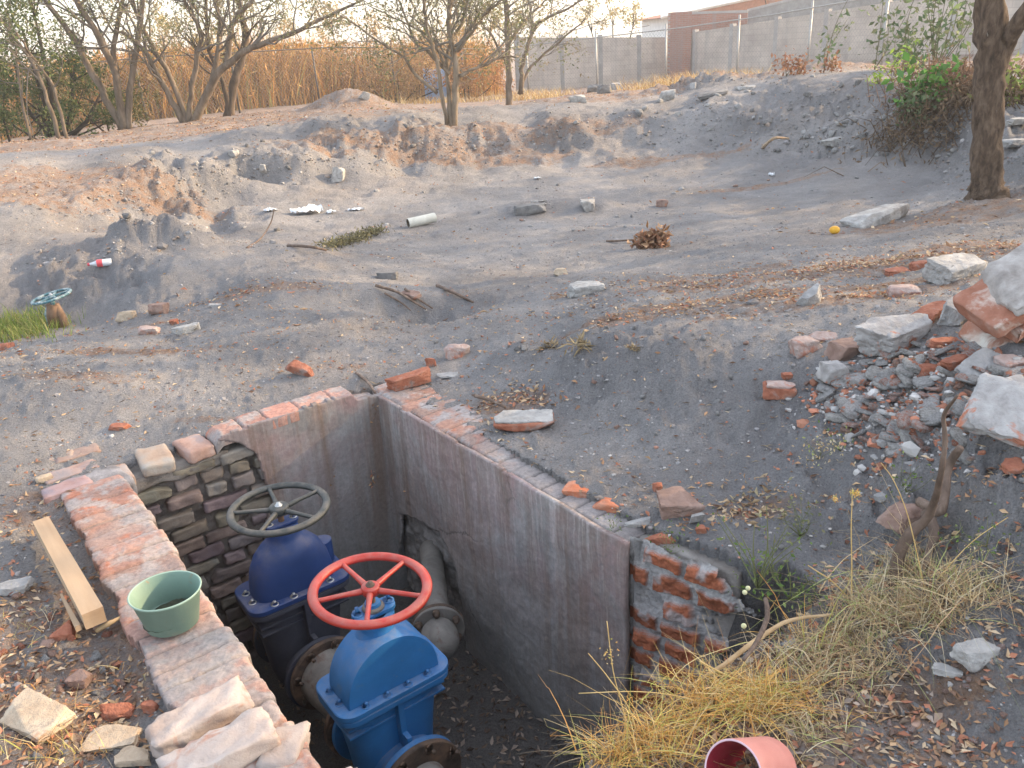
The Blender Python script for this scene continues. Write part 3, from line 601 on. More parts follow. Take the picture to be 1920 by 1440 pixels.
ob('exposed_brick', tb, mat('bright_brick', [(.3, (.34, .11, .055)), (.5, (.46, .19, .11)), (.7, (.50, .30, .22))], 10, useattr=True, bmp=.7, bdist=.007, patch=((.40, .35, .32), 8, .5, .62)), rw, RWL)
# broken end: bricks in thick lime mortar, running back into the earth
BR = np.array([_br[0], _br[1], 0]); BN = np.array([-_br[1], _br[0], 0]); BN = BN if BN @ (EYE-np.array([*A_, 0])) > 0 else -BN   # BN faces the viewer
BB = np.array([BR, BN, [0, 0, 1]]).T
BB2 = BB if np.linalg.det(BB) > 0 else np.array([-BR, BN, [0, 0, 1]]).T
U = np.linspace(-.02, .62, 214); Zs = np.linspace(-1.25, .012, 400); UU, ZZ = np.meshgrid(U, Zs); Uw = UU+.02*fbm(UU*9, ZZ*9, 31, 4); Zw = ZZ+.018*fbm(UU*8, ZZ*8, 37, 4)
ci = np.floor(-Zw/.088).astype(int); fz = (-Zw/.088)-ci; gE = np.random.default_rng(77); shf = gE.uniform(0, .17, 30)[ci]; bi = np.floor((Uw+shf)/.16).astype(int); fu = ((Uw+shf)/.16)-bi; hsh = np.abs(np.sin(ci*12.9898+bi*78.233)*43758.5453) % 1; hs2 = np.abs(np.sin(ci*39.34+bi*11.13)*24634.63) % 1
dz = np.minimum(fz, 1-fz)*.088-.016; du = np.minimum(fu, 1-fu)*.16-.013; jag = .33+.16*fbm(1, ZZ*7, 91, 4)+.05*np.sin(ci*2.4); ins_ = np.clip((jag-UU)/.02, 0, 1)*np.clip(np.minimum(dz, du)/.008+.5+.5*fbm(UU*30, ZZ*30, 41, 3), 0, 1)*(hsh > .16)
proud = ins_*(.010+.022*hs2*(1+fbm(UU*20, ZZ*20, 43, 3)))-(hsh <= .1)*.02+.012*fbm(UU*22, ZZ*22, 47, 5, .65)+.02*fbm(UU*6, ZZ*6, 49, 3)
D = .0+proud*np.clip(UU/.02+.4, 0, 1)-.04*np.clip(UU, 0, 1)-.55*np.clip(UU-jag, 0, 1)+.14*np.clip((UU-jag)*12, 0, 1)*fbm(UU*7, ZZ*7, 93, 5, .62)
Ptop = np.stack([A_[0]+UU*BR[0]+D*BN[0], A_[1]+UU*BR[1]+D*BN[1], ZZ], -1).reshape(-1, 3); nz, nu = UU.shape; kk = ((ZZ < .006-.03*UU-.9*np.clip(UU-.30, 0, 1)+.02*fbm(UU*9, 1, 53, 4)) & (UU < jag+.09))[:-1, :-1]; A1_, B1_ = np.nonzero(kk); c0 = A1_*nu+B1_
bc = np.array([.37, .125, .065])*(.7+.6*hs2[..., None])*(1+.35*fbm(UU*25, ZZ*25, 57, 4)[..., None]); mc = np.array([.36, .345, .335])*(1+.4*fbm(UU*14, ZZ*14, 59, 5)[..., None]); mx_ = np.clip(ins_-np.clip((fbm(UU*10, ZZ*10, 61, 4)-.12)*4, 0, .8), 0, 1)[..., None]; dirt = np.clip((UU-jag)/.07+.5*fbm(UU*8, ZZ*8, 63, 3), 0, 1)[..., None]
cE = (bc*mx_+mc*(1-mx_))*(1-dirt*.9)+np.array([.17, .16, .155])*dirt*.8
pm = MB(); pm.add(Ptop, np.stack([c0, c0+1, c0+nu+1, c0+nu], 1) if np.dot(np.cross(BR, [0, 0, 1]), BN) > 0 else np.stack([c0, c0+nu, c0+nu+1, c0+1], 1), cE[:-1, :-1][kk]); ob('broken_brickwork', pm, colmat('broken_brickwork', .95, .9, .012, 55), rw, RWL)
pm = MB(); block(pm, np.array([*(A_+_br*.18-BN[:2]*.10), -.66]), (.19, .075, .650), BB2, .02, .01, 8, (.7, .68, .66), 12); ob('wall_core', pm, mortarM, rw, RWL)

# ---------------- valves ----------------
def paint(name, c, patch=None, rough=.42):
    d = tuple(x*.75 for x in c); m = mat(name, [(.35, d), (.6, c), (.75, tuple(min(1, x*1.2+.01) for x in c))], 5, rough=rough, bmp=.25, bdist=.002, bscale=120, patch=patch, spec=.4)
    nt = m.node_tree; bs = nt.nodes['Principled BSDF']; L = nt.links; src = bs.inputs['Base Color'].links[0].from_socket; v = coords(nt)      # settled dust on upward faces, rust chips
    ge = nt.nodes.new('ShaderNodeNewGeometry'); sx = nt.nodes.new('ShaderNodeSeparateXYZ'); L.new(ge.outputs['Normal'], sx.inputs[0]); up = mth(nt, 'MULTIPLY_ADD', sx.outputs[2], 1.4, -.25, clamp=True)
    f = mth(nt, 'MULTIPLY', up, ramp(nt, noi(nt, v, 14, 8, .75), [(.40, .0), (.64, .34)])); c2 = mixc(nt, f, src, (.30, .26, .22)); ch = ramp(nt, noi(nt, v, 38, 8, .8), [(.665, 0.), (.69, .9)]); c2 = mixc(nt, ch, c2, (.15, .07, .04)); L.new(c2, bs.inputs['Base Color'])
    L.new(mth(nt, 'MULTIPLY_ADD', f, .8, rough), bs.inputs['Roughness']); return m
blueP = paint('blue_enamel', (.028, .165, .41), [((.10, .15, .20), 7, .60, .78), ((.16, .17, .17), 30, .68, .75)], .45)
navyP = paint('navy_enamel', (.014, .042, .15), [((.04, .05, .09), 6, .55, .8)], .55)
redP = paint('red_enamel', (.42, .042, .028), [((.25, .03, .02), 22, .68, .76)], .36)
gunP = paint('dark_grey_enamel', (.042, .046, .043), [((.14, .12, .10), 12, .62, .78)], .5)
ironP = mat('dusty_cast_iron', [(.3, (.12, .11, .10)), (.55, (.22, .205, .185)), (.75, (.30, .275, .25))], 7, rough=.8, bmp=.5, bdist=.004, patch=[((.13, .065, .04), 8, .57, .72)], metal=.1)
rustP = mat('rusty_iron', [(.3, (.055, .042, .035)), (.5, (.12, .085, .065)), (.7, (.21, .13, .085))], 16, rough=.85, bmp=.6, bdist=.003, metal=.15)
zincP = mat('zinc_bolt', [(.3, (.32, .33, .33)), (.7, (.55, .55, .53))], 30, rough=.45, metal=.8, bmp=.1)
VB = pitrot(); RZ = math.atan2(PW[1], PW[0]); RY = rotm(math.pi/2, 0, 0)           # lathe axis z -> along y
def loft(mb, secs, n=48, color=(1, 1, 1), caps=True):
    th = np.arange(n)*2*math.pi/n; V = []
    for (z, ax, ay, e, oy) in secs:
        c, s = np.cos(th), np.sin(th); V.append(np.stack([np.sign(c)*np.abs(c)**(2/e)*ax, oy+np.sign(s)*np.abs(s)**(2/e)*ay, np.full(n, z)], 1))
    m = len(secs); V = np.concatenate(V); F = [(i*n+j, i*n+(j+1) % n, (i+1)*n+(j+1) % n, (i+1)*n+j) for i in range(m-1) for j in range(n)]
    if caps: F += [tuple(range(n))[::-1], tuple((m-1)*n+j for j in range(n))]
    mb.add(V, F, color)
def boltmesh(r, h):
    b = MB(); th = [(r*math.cos(a*math.pi/3), r*math.sin(a*math.pi/3)) for a in range(6)]
    prism(b, th, 0, h*.62, rotm(-math.pi/2, 0, 0) @ np.diag([1, 1, 1.]), (0, 0, 0), bev=r*.12)
    V = np.concatenate(b.v); 
    b2 = MB(); b2.add(np.stack([V[:, 0], V[:, 2], np.abs(V[:, 1])], 1), [f for q in b.f for f in q]); lathe(b2, [(r*.5, h*.6), (r*.5, h), (0.0001, h)], 10)
    lathe(b2, [(r*1.35, 0), (r*1.35, h*.12), (r*.9, h*.12)], 14); return b2.mesh('bolt', True)
def bolts(parent, name, pts, mesh, m, along_y=0):
    me = mesh.copy(); me.materials.clear(); me.materials.append(m)
    for p in pts:
        o = bpy.data.objects.new(name, me); col.objects.link(o); o.parent = parent; o.location = p; o.rotation_euler = (-along_y*math.pi/2, 0, R.uniform(0, 1)) if along_y else (0, 0, R.uniform(0, 1))
def rrect(hx, hy, r, k=6):
    out = []
    for (sx, sy, a0) in ((1, 1, 0), (-1, 1, 90), (-1, -1, 180), (1, -1, 270)):
        for i in range(k+1): a = math.radians(a0+90*i/k); out.append((sx*(hx-r)+r*math.cos(a), sy*(hy-r)+r*math.sin(a)))
    return out
def plate(mb, hx, hy, r, z0, z1, ch=0.0):
    P = rrect(hx, hy, r); n = len(P); V = []; b = .003
    for z, s in ((z0, b), (z0+b, 0), (z1-b, 0), (z1, b)): V += [(x*(1-s/hx), y*(1-s/hy), z) for x, y in P]
    F = [(i*n+j, i*n+(j+1) % n, (i+1)*n+(j+1) % n, (i+1)*n+j) for i in range(3) for j in range(n)]+[tuple(range(n))[::-1], tuple(3*n+j for j in range(n))]
    mb.add(V, F)
def flange(mb, y0, y1, Ro, Ri): lathe(mb, [(Ri, y0), (Ro-.003, y0), (Ro, y0+.003), (Ro, y1-.003), (Ro-.003, y1), (Ri, y1)], 48, RY @ np.diag([1., 1, -1]), closed=True)
def handwheel(parent, z, Rm, tr, m, hubm, phase, tilt, hubR=.032, zflat=.8):
    hw = MB(); prof = [(Rm+tr*math.cos(a), tr*zflat*math.sin(a)) for a in np.arange(12)*2*math.pi/12]; lathe(hw, prof, 72, closed=True)
    w = ob('handwheel', hw, m, parent); w.location = (0, 0, z); w.rotation_euler = tilt
    s = MB()
    for i in range(5):
        a = phase+i*2*math.pi/5; c, n = math.cos(a), math.sin(a)
        s = MB(); pts = [(c*r, n*r, dz) for r, dz in ((hubR*.5, -.004), (hubR*1.3, -.004), (Rm*.5, -.001), (Rm*.85, 0), (Rm-.002, 0))]
        tube(s, pts, [.0125, .0115, .009, .0088, .011], 10); ob('spoke', s, m, w)
    h = MB(); lathe(h, [(.0001, -.022), (hubR*.8, -.022), (hubR, -.012), (hubR, .008), (hubR*.9, .013), (hubR*.45, .014), (.0001, .014)], 28); ob('hub', h, m, w)
    nn = MB(); lathe(nn, [(.016, .0135), (.016, .016), (.009, .0165), (.009, .026), (.0001, .027)], 12); ob('nut', nn, hubm, w)
    return w
PZ = -.82
def valve(t, w, label, body, bonnet, wheel, wheelz, navy):
    v = empty('gate_valve', pit(t, w, PZ), label, 'valve', rz=RZ)
    f0 = .332 if not navy else .345
    b = MB(); loft(b, [(-.15, .06, .05, 2.2, 0), (-.135, .10, .075, 2.2, 0), (-.08, .125, .085, 2.3, 0), (.0, .14, .09, 2.4, 0), (.1, .148, .09, 2.6, 0), (.2, .158, .088, 3.2, 0), (f0-.03, .165, .088, 4, 0)], 48)
    lathe(b, [(.105, -.17), (.102, -.13), (.108, -.08), (.108, .08), (.102, .13), (.105, .17)], 40, RY)
    for sy in (-1, 1):
        block(b, (0, sy*.098, .20), (.011, .02, .13), I3, .005, 0, 3)      # casting ribs
        block(b, (0, sy*.125, .12), (.010, .03, .05), I3, .005, 0, 3)
    for sz in (.235, .27): block(b, (0, 0, sz), (.172, .094, .006), I3, .004, 0, 4)
    ob('body', b, body, v, sharp=50)
    for sy in (-1, 1):
        f = MB(); flange(f, sy*.175-.011, sy*.175+.011, .165, .09); fo = ob('flange', f, body, v, sharp=40)
    p1 = MB(); plate(p1, .195, .115, .055, f0-.027, f0-.003); ob('body_plate', p1, body, v, sharp=40)
    p2 = MB(); plate(p2, .197, .117, .055, f0, f0+.024); ob('bonnet_plate', p2, bonnet, v, sharp=40)
    bp = [(x*.90, y*.86, f0+.024) for x, y in [(.185, .04), (.185, -.04), (.12, .115), (.04, .118), (-.04, .118), (-.12, .115), (-.185, .04), (-.185, -.04), (-.12, -.115), (-.04, -.118), (.04, -.118), (.12, -.115)]]
    zb = f0+.024; q = MB()
    if not navy:
        P = [(.158*math.cos(a)*(1+.0*math.sin(a)), zb+.205*math.sin(a)**.92) for a in np.linspace(0, math.pi, 40)]
        prism(q, P[::-1], -.055, .086, bev=.004); loft(q, [(zb-.003, .152, .088, 3, -.01), (zb+.06, .148, .086, 2.8, -.012), (zb+.12, .118, .076, 2.4, -.014), (zb+.175, .072, .062, 2, -.01), (zb+.22, .05, .05, 2, 0)], 44)
        lathe(q, [(.07, zb+.15), (.054, zb+.19), (.052, zb+.235), (.062, zb+.238), (.062, zb+.262), (.04, zb+.264)], 36)
        ob('bonnet', q, bonnet, v, sharp=45)
        g = MB(); plate(g, .078, .036, .03, zb+.266, zb+.284); lathe(g, [(.03, zb+.284), (.027, zb+.31), (.0001, zb+.31)], 24); ob('gland', g, bonnet, v, sharp=45)
        k2 = MB(); lathe(k2, [(.024, zb+.284), (.04, zb+.288), (.036, zb+.296), (.02, zb+.3)], 20); ob('packing_ring', k2, ironP, v)
        bolts(v, 'gland_bolt', [(.06, 0, zb+.284), (-.06, 0, zb+.284)], BM_L, paintB); s = MB(); lathe(s, [(.0115, zb+.28), (.0115, wheelz-PZ)], 14); ob('stem', s, rustP, v)
        # cast raised mark, worn
        rm = MB(); block(rm, (-.01, .0875, zb+.1), (.012, .0015, .002), I3, .001, 0, 2); block(rm, (-.028, .0875, zb+.108), (.002, .0015, .012), I3, .001, 0, 2); block(rm, (.02, .0875, zb+.094), (.002, .0015, .009), I3, .001, 0, 2); ob('cast_mark', rm, bonnet, v)
        bolts(v, 'bolt', bp, BM_S, bonnet)
    else:
        loft(q, [(zb-.003, .155, .088, 3.4, 0), (zb+.05, .152, .088, 3, 0), (zb+.11, .142, .086, 2.7, 0), (zb+.16, .122, .08, 2.4, 0), (zb+.195, .094, .072, 2.2, 0), (zb+.215, .066, .062, 2, 0), (zb+.235, .058, .058, 2, 0), (zb+.27, .056, .056, 2, 0), (zb+.274, .04, .04, 2, 0)], 56)
        loft(q, [(zb+.02, .05, .04, 2, 0), (zb+.12, .05, .04, 2, 0)], 20); q.v[-1] += np.array([-.13, -.02, 0])
        ob('bonnet', q, bonnet, v, sharp=60); g = MB(); plate(g, .07, .03, .028, zb+.276, zb+.292); ob('gland', g, bonnet, v, sharp=45)
        bolts(v, 'gland_bolt', [(.052, 0, zb+.292), (-.052, 0, zb+.292)], BM_S, zincP); s = MB(); lathe(s, [(.0125, zb+.28), (.0125, wheelz-PZ)], 14); ob('stem', s, rustP, v)
        bolts(v, 'bolt', bp, BM_S, zincP)
    for c in v.children:
        if c.type == 'MESH' and c.name.split('.')[0] in ('bonnet_plate', 'body_plate', 'bonnet', 'body', 'bolt'):
            if c.name.startswith('bolt'): c.location.x *= 1.13; c.location.y *= 1.1
            else: c.scale = (1.13, 1.1 if not c.name == 'body' else 1, 1)
    return v
BM_S = boltmesh(.0125, .017); BM_L = boltmesh(.015, .03); paintB = blueP
v1 = valve(1.30, .744, 'bright blue gate valve with a half-round bonnet under the red handwheel', blueP, blueP, redP, -.10, False)
handwheel(v1, -.10-PZ, .193, .0180, redP, rustP, 1.02, (math.radians(-2), math.radians(-3), 0))
navyB = mat('navy_dusty_body', [(.3, (.03, .033, .05)), (.6, (.055, .058, .075)), (.8, (.10, .095, .09))], 6, rough=.7, bmp=.4)
v2 = valve(.565, .774, 'navy blue gate valve with a bell-shaped bonnet under the dark grey handwheel', navyB, navyP, gunP, -.10, True)
handwheel(v2, -.10-PZ, .190, .0165, gunP, zincP, .78, (math.radians(-1), math.radians(-1), 0), .040)
# pipes
def pipe_thing(t, w, label, y0, y1, r0, r1, fl, m=ironP, Ro=.166):
    p = empty('iron_pipe', pit(t, w, PZ), label, 'pipe', rz=RZ)
    b = MB(); lathe(b, [(r0, y0), (r0*.99, y0+(y1-y0)*.25), (r1*1.01, y0+(y1-y0)*.75), (r1, y1)], 44, RY @ np.diag([1., 1, 1]) @ np.diag([1., 1, -1])); ob('barrel', b, m, p)
    for y in fl:
        f = MB(); flange(f, y-.011, y+.011, Ro, min(r0, r1)*.9); ob('flange', f, rustP, p, sharp=40)
        bolts(p, 'flange_bolt', [((.142)*math.cos(a), y+.011, .142*math.sin(a)) for a in np.arange(8)*math.pi/4+.3], BM_L, rustP, 1)
    return p
pipe_thing(.565+.375, .759, 'short tapered grey iron pipe joining the two valves', -.19, .16, .128, .10, (-.175, .148))
pipe_thing(1.30+.75, .744, 'grey iron pipe with a rusty flange running from the bright blue valve towards the viewer', -.55, .7, .088, .088, (-.551,))
pipe_thing(.2, .774, 'dark iron pipe running from the navy valve into the far brick wall', -.35, .18, .112, .112, (.178,), rustP)
Pf = hit(822, 1178, -.76); az = math.radians(-7); dv = np.array([math.sin(az), math.cos(az), 0]); sp = empty('iron_pipe', Pf, 'slim grey branch pipe with bolted flange coming out of the plastered wall', 'pipe')
tw = (Pf[:2]-PC) @ PW; Lb = tw/abs(dv[:2] @ PW)+.03
ax = np.array([[dv[1], -dv[0], 0], [0, 0, 1], dv]).T; ax[:, 0] = np.cross(ax[:, 1], ax[:, 2])
b = MB(); lathe(b, [(.056, .0), (.056, Lb)], 32, ax); ob('barrel', b, ironP, sp)
for (a0, a1) in ((-.012, .006), (.008, .026)): f = MB(); lathe(f, [(.05, a0), (.112, a0), (.115, a0+.003), (.115, a1-.003), (.112, a1), (.05, a1)], 40, ax, closed=True); ob('flange', f, ironP if a0 < 0 else rustP, sp, sharp=40)
f = MB(); lathe(f, [(.068, -.01), (.078, -.03), (.085, -.06), (.085, -.09), (.076, -.125), (.055, -.15), (.0001, -.165)], 32, ax, c=(0, 0, 0)); ob('bell_end', f, ironP, sp)
for a in np.arange(6)*math.pi/3+.5:
    q = MB(); lathe(q, [(.0001, -.042), (.010, -.042), (.010, -.026), (.017, -.026), (.017, -.012), (.0001, -.012)], 8, ax, c=ax @ np.array([.094*math.cos(a), .094*math.sin(a), 0])); ob('flange_bolt', q, rustP, sp)
# ---------------- boundary walls, house, fence ----------------
def wallmat(name, c1, c2, mort, sc_=(1, 1, 1), bw=.4, bh=.2, msize=.012):
    m, nt, bs, N, L = newmat(name); v = coords(nt)
    b = N.new('ShaderNodeTexBrick'); b.inputs['Scale'].default_value = 1; b.inputs['Brick Width'].default_value = bw; b.inputs['Row Height'].default_value = bh; b.inputs['Mortar Size'].default_value = msize
    b.inputs['Color1'].default_value = (*c1, 1); b.inputs['Color2'].default_value = (*c2, 1); b.inputs['Mortar'].default_value = (*mort, 1); b.inputs['Mortar Smooth'].default_value = .3
    sw = N.new('ShaderNodeSeparateXYZ'); L.new(v, sw.inputs[0]); cb = N.new('ShaderNodeCombineXYZ'); L.new(sw.outputs[0], cb.inputs[0]); L.new(sw.outputs[2], cb.inputs[1]); L.new(cb.outputs[0], b.inputs['Vector'])
    c = mixc(nt, 1., b.outputs[0], ramp(nt, noi(nt, v, .8, 6, .65), [(.3, (.72, .70, .70)), (.7, (1.2, 1.18, 1.15))]), 'MULTIPLY')
    c = mixc(nt, ramp(nt, noi(nt, coords(nt, (1.5, 1, .12)), 2, 5, .6), [(.52, 0.), (.7, .5)]), c, (.25, .23, .22))
    L.new(c, bs.inputs['Base Color']); bs.inputs['Roughness'].default_value = .93; bump(nt, bs, noi(nt, v, 25, 5, .7), .4, .01); return m
blockM = wallmat('grey_block_wall', (.50, .445, .39), (.45, .395, .35), (.40, .35, .31))
redwallM = wallmat('red_brick_wall', (.36, .17, .13), (.30, .14, .11), (.32, .26, .23), bw=.25, bh=.075, msize=.01)
concM = mat('grey_concrete', [(.3, (.22, .21, .20)), (.6, (.31, .30, .285)), (.75, (.38, .36, .34))], 3, bmp=.3, bdist=.01, bscale=20)
pconcM = mat('pale_concrete_cap', [(.3, (.3, .28, .27)), (.7, (.42, .40, .38))], 3, bmp=.3)
steelM = mat('galvanised_post', [(.3, (.28, .28, .27)), (.7, (.42, .41, .39))], 20, rough=.5, metal=.6, bmp=.1)
darkpost = mat('weathered_dark_steel', [(.3, (.06, .05, .045)), (.7, (.12, .10, .085))], 20, rough=.7, bmp=.1)
def wallseg(name, A, B, z0, zA, zB, th, m, label, cat, pillars=(), cap=True, pilm=None, courses=None):
    """A,B plan points; object's own x runs along the wall"""
    A = np.array(A[:2], float); B = np.array(B[:2], float); L = np.linalg.norm(B-A); rz = math.atan2(B[1]-A[1], B[0]-A[0])
    w = empty(name, (A[0], A[1], z0), label, cat, rz=rz); n = max(2, int(L/1.0)); b = MB(); pr = []
    X = np.linspace(0, L, n+1); top = np.interp(X, [0, L], [zA, zB])-z0
    V = []; 
    for x, t in zip(X, top): V += [(x, -th/2, -1.), (x, th/2, -1.), (x, th/2, t), (x, -th/2, t)]
    F = [(4*i+j, 4*i+(j+1) % 4, 4*i+4+(j+1) % 4, 4*i+4+j) for i in range(n) for j in range(4)]+[(0, 1, 2, 3)[::-1], (4*n, 4*n+1, 4*n+2, 4*n+3)]
    b.add(V, [q[::-1] for q in F]); ob('wall_face', b, m, w, smooth=False)
    for x in pillars:
        q = MB(); t = float(np.interp(x, X, top)); block(q, (x, 0, t/2-.45), (.09, th/2+.012, t/2+.55), I3, .006, 0, 2); ob('pillar', q, pilm or concM, w, smooth=False)
    if cap:
        q = MB(); V = []
        for x, t in zip(X, top): V += [(x, -th/2-.02, t+.003), (x, th/2+.02, t+.003), (x, th/2+.02, t+.11), (x, -th/2-.02, t+.11)]
        q.add(V, [k_[::-1] for k_ in F]); ob('cap_beam', q, pconcM, w, smooth=False)
    return w
def aty(px, py, yy): d = ray(px, py); return EYE+d*(yy/d[1])
# grey block wall at the back
a0 = aty(968, 168, 38.5); a1 = aty(1254, 153, 39); ta = aty(968, 70, 38.5)[2]; tb_ = aty(1254, 70, 39)[2]
LW_ = np.linalg.norm(a1[:2]-a0[:2])
wallseg('block_wall', a0, a1, min(a0[2], a1[2]), ta, tb_, .2, blockM, 'grey concrete block wall at the back, left of the red brick pillar', 'wall', pillars=(.1, LW_*.30, LW_*.55, LW_*.80), cap=False)
# return wall coming towards the viewer on the right
b1 = aty(1290, 147, 38); b2 = aty(2250, 60, 23.5); tb1 = aty(1290, 62, 38)[2]; tb2 = tb1+1.2
L2_ = np.linalg.norm(b2[:2]-b1[:2])
wallseg('block_wall', b1, b2, b1[2], tb1, tb2, .2, blockM, 'long grey block wall with concrete pillars running to the right behind the dirt bank', 'wall', pillars=[L2_*f for f in (.02, .13, .25, .37, .5, .63, .76, .9)], cap=False, pilm=pconcM)
p0 = aty(1253, 154, 37.9); p1 = aty(1292, 152, 37.9)
rp = wallseg('brick_pillar', p0, p1, p0[2], aty(1253, 24, 37.9)[2], aty(1253, 24, 37.9)[2], .5, redwallM, 'red brick pillar standing between the two grey block walls', 'pillar', cap=False)
# red brick and pale upper storey just behind
c0 = aty(1294, 80, 41); c1 = aty(1400, 70, 40.2)
wallseg('brick_wall', c0, c1, b1[2], aty(1294, 27, 41)[2], aty(1400, 24, 40.2)[2], .2, redwallM, 'patch of red brick wall showing above the grey block wall', 'wall', cap=True)
d0 = aty(1402, 60, 41.5); d1 = aty(2300, -20, 27)
wallseg('neighbour_wall', d0, d1, b1[2], aty(1402, 22, 41.5)[2], aty(1402, 22, 41.5)[2]+2.2, .2, concM, 'tall plain grey building wall rising behind the long block wall', 'building', cap=True)
# house with a low gable
hs = np.array(aty(1400, 20, 62)); hz = empty('house', (hs[0], hs[1], -.8), 'distant white house with a low pitched roof above the walls', 'house', rz=.15)
whiteM = mat('white_paint', [(.3, (.62, .62, .6)), (.7, (.78, .77, .74))], 3, bmp=.1); tileM = mat('red_roof', [(.3, (.25, .10, .07)), (.7, (.38, .17, .11))], 6)
eav = aty(1400, 24, 62)[2]+.8; q = MB(); block(q, (0, 3, eav/2), (5.5, 3, eav/2), I3, .01, 0, 2); ob('wall', q, whiteM, hz, smooth=False)
q = MB(); prism(q, [(-6.2, 0), (6.2, 0), (2.6, 1.15)], -.4, 6.6, c=(0, 0, eav+.003)); ob('roof', q, tileM, hz, smooth=False)
q = MB(); tube(q, [(-6.3, -.5, eav+.05), (2.6, -.5, eav+1.22), (6.3, -.5, eav+.05)], .13, 4); ob('fascia', q, whiteM, hz, smooth=False)
q = MB(); block(q, (1.6, -.3, eav+.1), (.22, .15, .9), I3, .01, 0, 2); ob('chimney', q, redwallM, hz, smooth=False)
# chain link fences
linkM = mat('fence_wire', [(.3, (.20, .19, .18)), (.7, (.32, .31, .29))], 20, rough=.6, metal=.4, bmp=0)
def fence(pts, h, name, label, posts, m, midrail=False, wire=.0032, step=.13, lean=None):
    P = [np.array(p) for p in pts]; f = empty(name, P[0], label, 'fence'); L0 = P[0]
    rail = MB(); tube(rail, [p+[0, 0, h] for p in P], .024, 6)
    if midrail: tube(rail, [p+[0, 0, h*.48] for p in P], .018, 6)
    ob('rail', rail, m, f, L0)
    cum = np.concatenate([[0], np.cumsum([np.linalg.norm(P[i+1]-P[i]) for i in range(len(P)-1)])]); A = np.array(P)
    at = lambda s: np.array([np.interp(s, cum, A[:, i]) for i in range(3)])
    for s in np.arange(posts*.5, cum[-1], posts):
        q = MB(); b = at(s); hh = h+R.uniform(.05, .35); tube(q, [b-[0, 0, .4], b+[R.uniform(-.04, .04), 0, hh]], .036, 8); ob('post', q, m, f, L0)
    w = MB()
    for s in np.arange(-h, cum[-1], step):
        for sg in (0, 1):
            s0, z0, s1, z1 = (s, 0, s+h, h) if sg == 0 else (s+h, 0, s, h)
            if min(s0, s1) < 0 or max(s0, s1) > cum[-1]: continue
            a = at(s0)+[0, 0, z0+.02]; b = at(s1)+[0, 0, z1]; tube(w, [a, b], wire, 3, cap=False)
    ob('wire_mesh', w, linkM, f, L0); return f
fence([aty(-260, 300, 23), aty(0, 268, 26), aty(300, 226, 29), aty(640, 192, 33.5), aty(915, 185, 37)], 1.95, 'chain_link_fence', 'dark sagging chain link fence in front of the dry canes on the left', 3.2, darkpost, False)
fence([aty(925, 186, 36.5), aty(1065, 172, 35.5), aty(1278, 158, 32), aty(1440, 146, 29), aty(1600, 134, 25.5), aty(1780, 122, 22)], 1.9, 'chain_link_fence', 'pale chain link fence in front of the grey block walls', 3.1, steelM, False)

# ---------------- vegetation builders ----------------
def leafcards(mb, C, size, cols, curl=.25, flat=0.0, aspect=.45, g=rng):
    """many separate folded leaves: C (n,3)"""
    C = np.asarray(C); n = len(C)
    if n == 0: return
    d = g.normal(size=(n, 3)); d[:, 2] *= (1-flat); d /= np.linalg.norm(d, axis=1)[:, None]
    u = g.normal(size=(n, 3)); u[:, 2] *= (1-flat); u -= d*(u*d).sum(1)[:, None]; u /= np.linalg.norm(u, axis=1)[:, None]
    nn = np.cross(d, u); s = (np.asarray(size)*g.uniform(.6, 1.3, n))[:, None]; w = s*aspect
    a = C; b = C+d*s*.5+u*w*.5+nn*s*curl*.5; c = C+d*s+nn*s*curl*g.normal(size=(n, 1))*.5; e = C+d*s*.5-u*w*.5+nn*s*curl*.5; m = C+d*s*.5
    V = np.stack([a, b, c, e, m], 1).reshape(-1, 3); i = np.arange(n)*5
    F = np.concatenate([np.stack([i, i+4, i+2, i+1], 1), np.stack([i, i+3, i+2, i+4], 1)]); cc = np.asarray(cols)[g.integers(0, len(cols), n)]*g.uniform(.75, 1.25, (n, 1))
    mb.add(V, F, np.vstack([cc, cc]))
def blades(mb, base_, h, wid, cols, lean=.35, bend=.5, seg=3, g=rng, direct=None):
    """curved grass blades"""
    B = np.asarray(base_); n = len(B); az = g.uniform(0, 2*math.pi, n); l = np.abs(g.normal(size=n))*lean; hh = np.asarray(h)*g.uniform(.5, 1.25, n)
    dx = np.stack([np.cos(az), np.sin(az), np.zeros(n)], 1)
    if direct is not None: dx = dx+direct; dx /= np.maximum(np.linalg.norm(dx, axis=1)[:, None], .2)
    sd = np.stack([-np.sin(az+g.normal(size=n)), np.cos(az), np.zeros(n)], 1); V = []
    for k_ in range(seg+1):
        t = k_/seg; w = wid*(1-t*.85)*g.uniform(.9, 1.1); c = B+dx*(hh*(l*t+bend*t*t*g.uniform(.2, 1.2, n)))[:, None]+np.array([0, 0, 1])*(hh*t*(1-.45*bend*t*l*2))[:, None]
        V += [c-sd*w, c+sd*w]
    V = np.stack(V, 1).reshape(-1, 3); m = 2*(seg+1); i = np.arange(n)*m
    F = np.concatenate([np.stack([i+2*k_, i+2*k_+1, i+2*k_+3, i+2*k_+2], 1) for k_ in range(seg)]); cc = np.asarray(cols)[g.integers(0, len(cols), n)]*g.uniform(.7, 1.3, (n, 1)); mb.add(V, F, np.tile(cc, (seg, 1)))
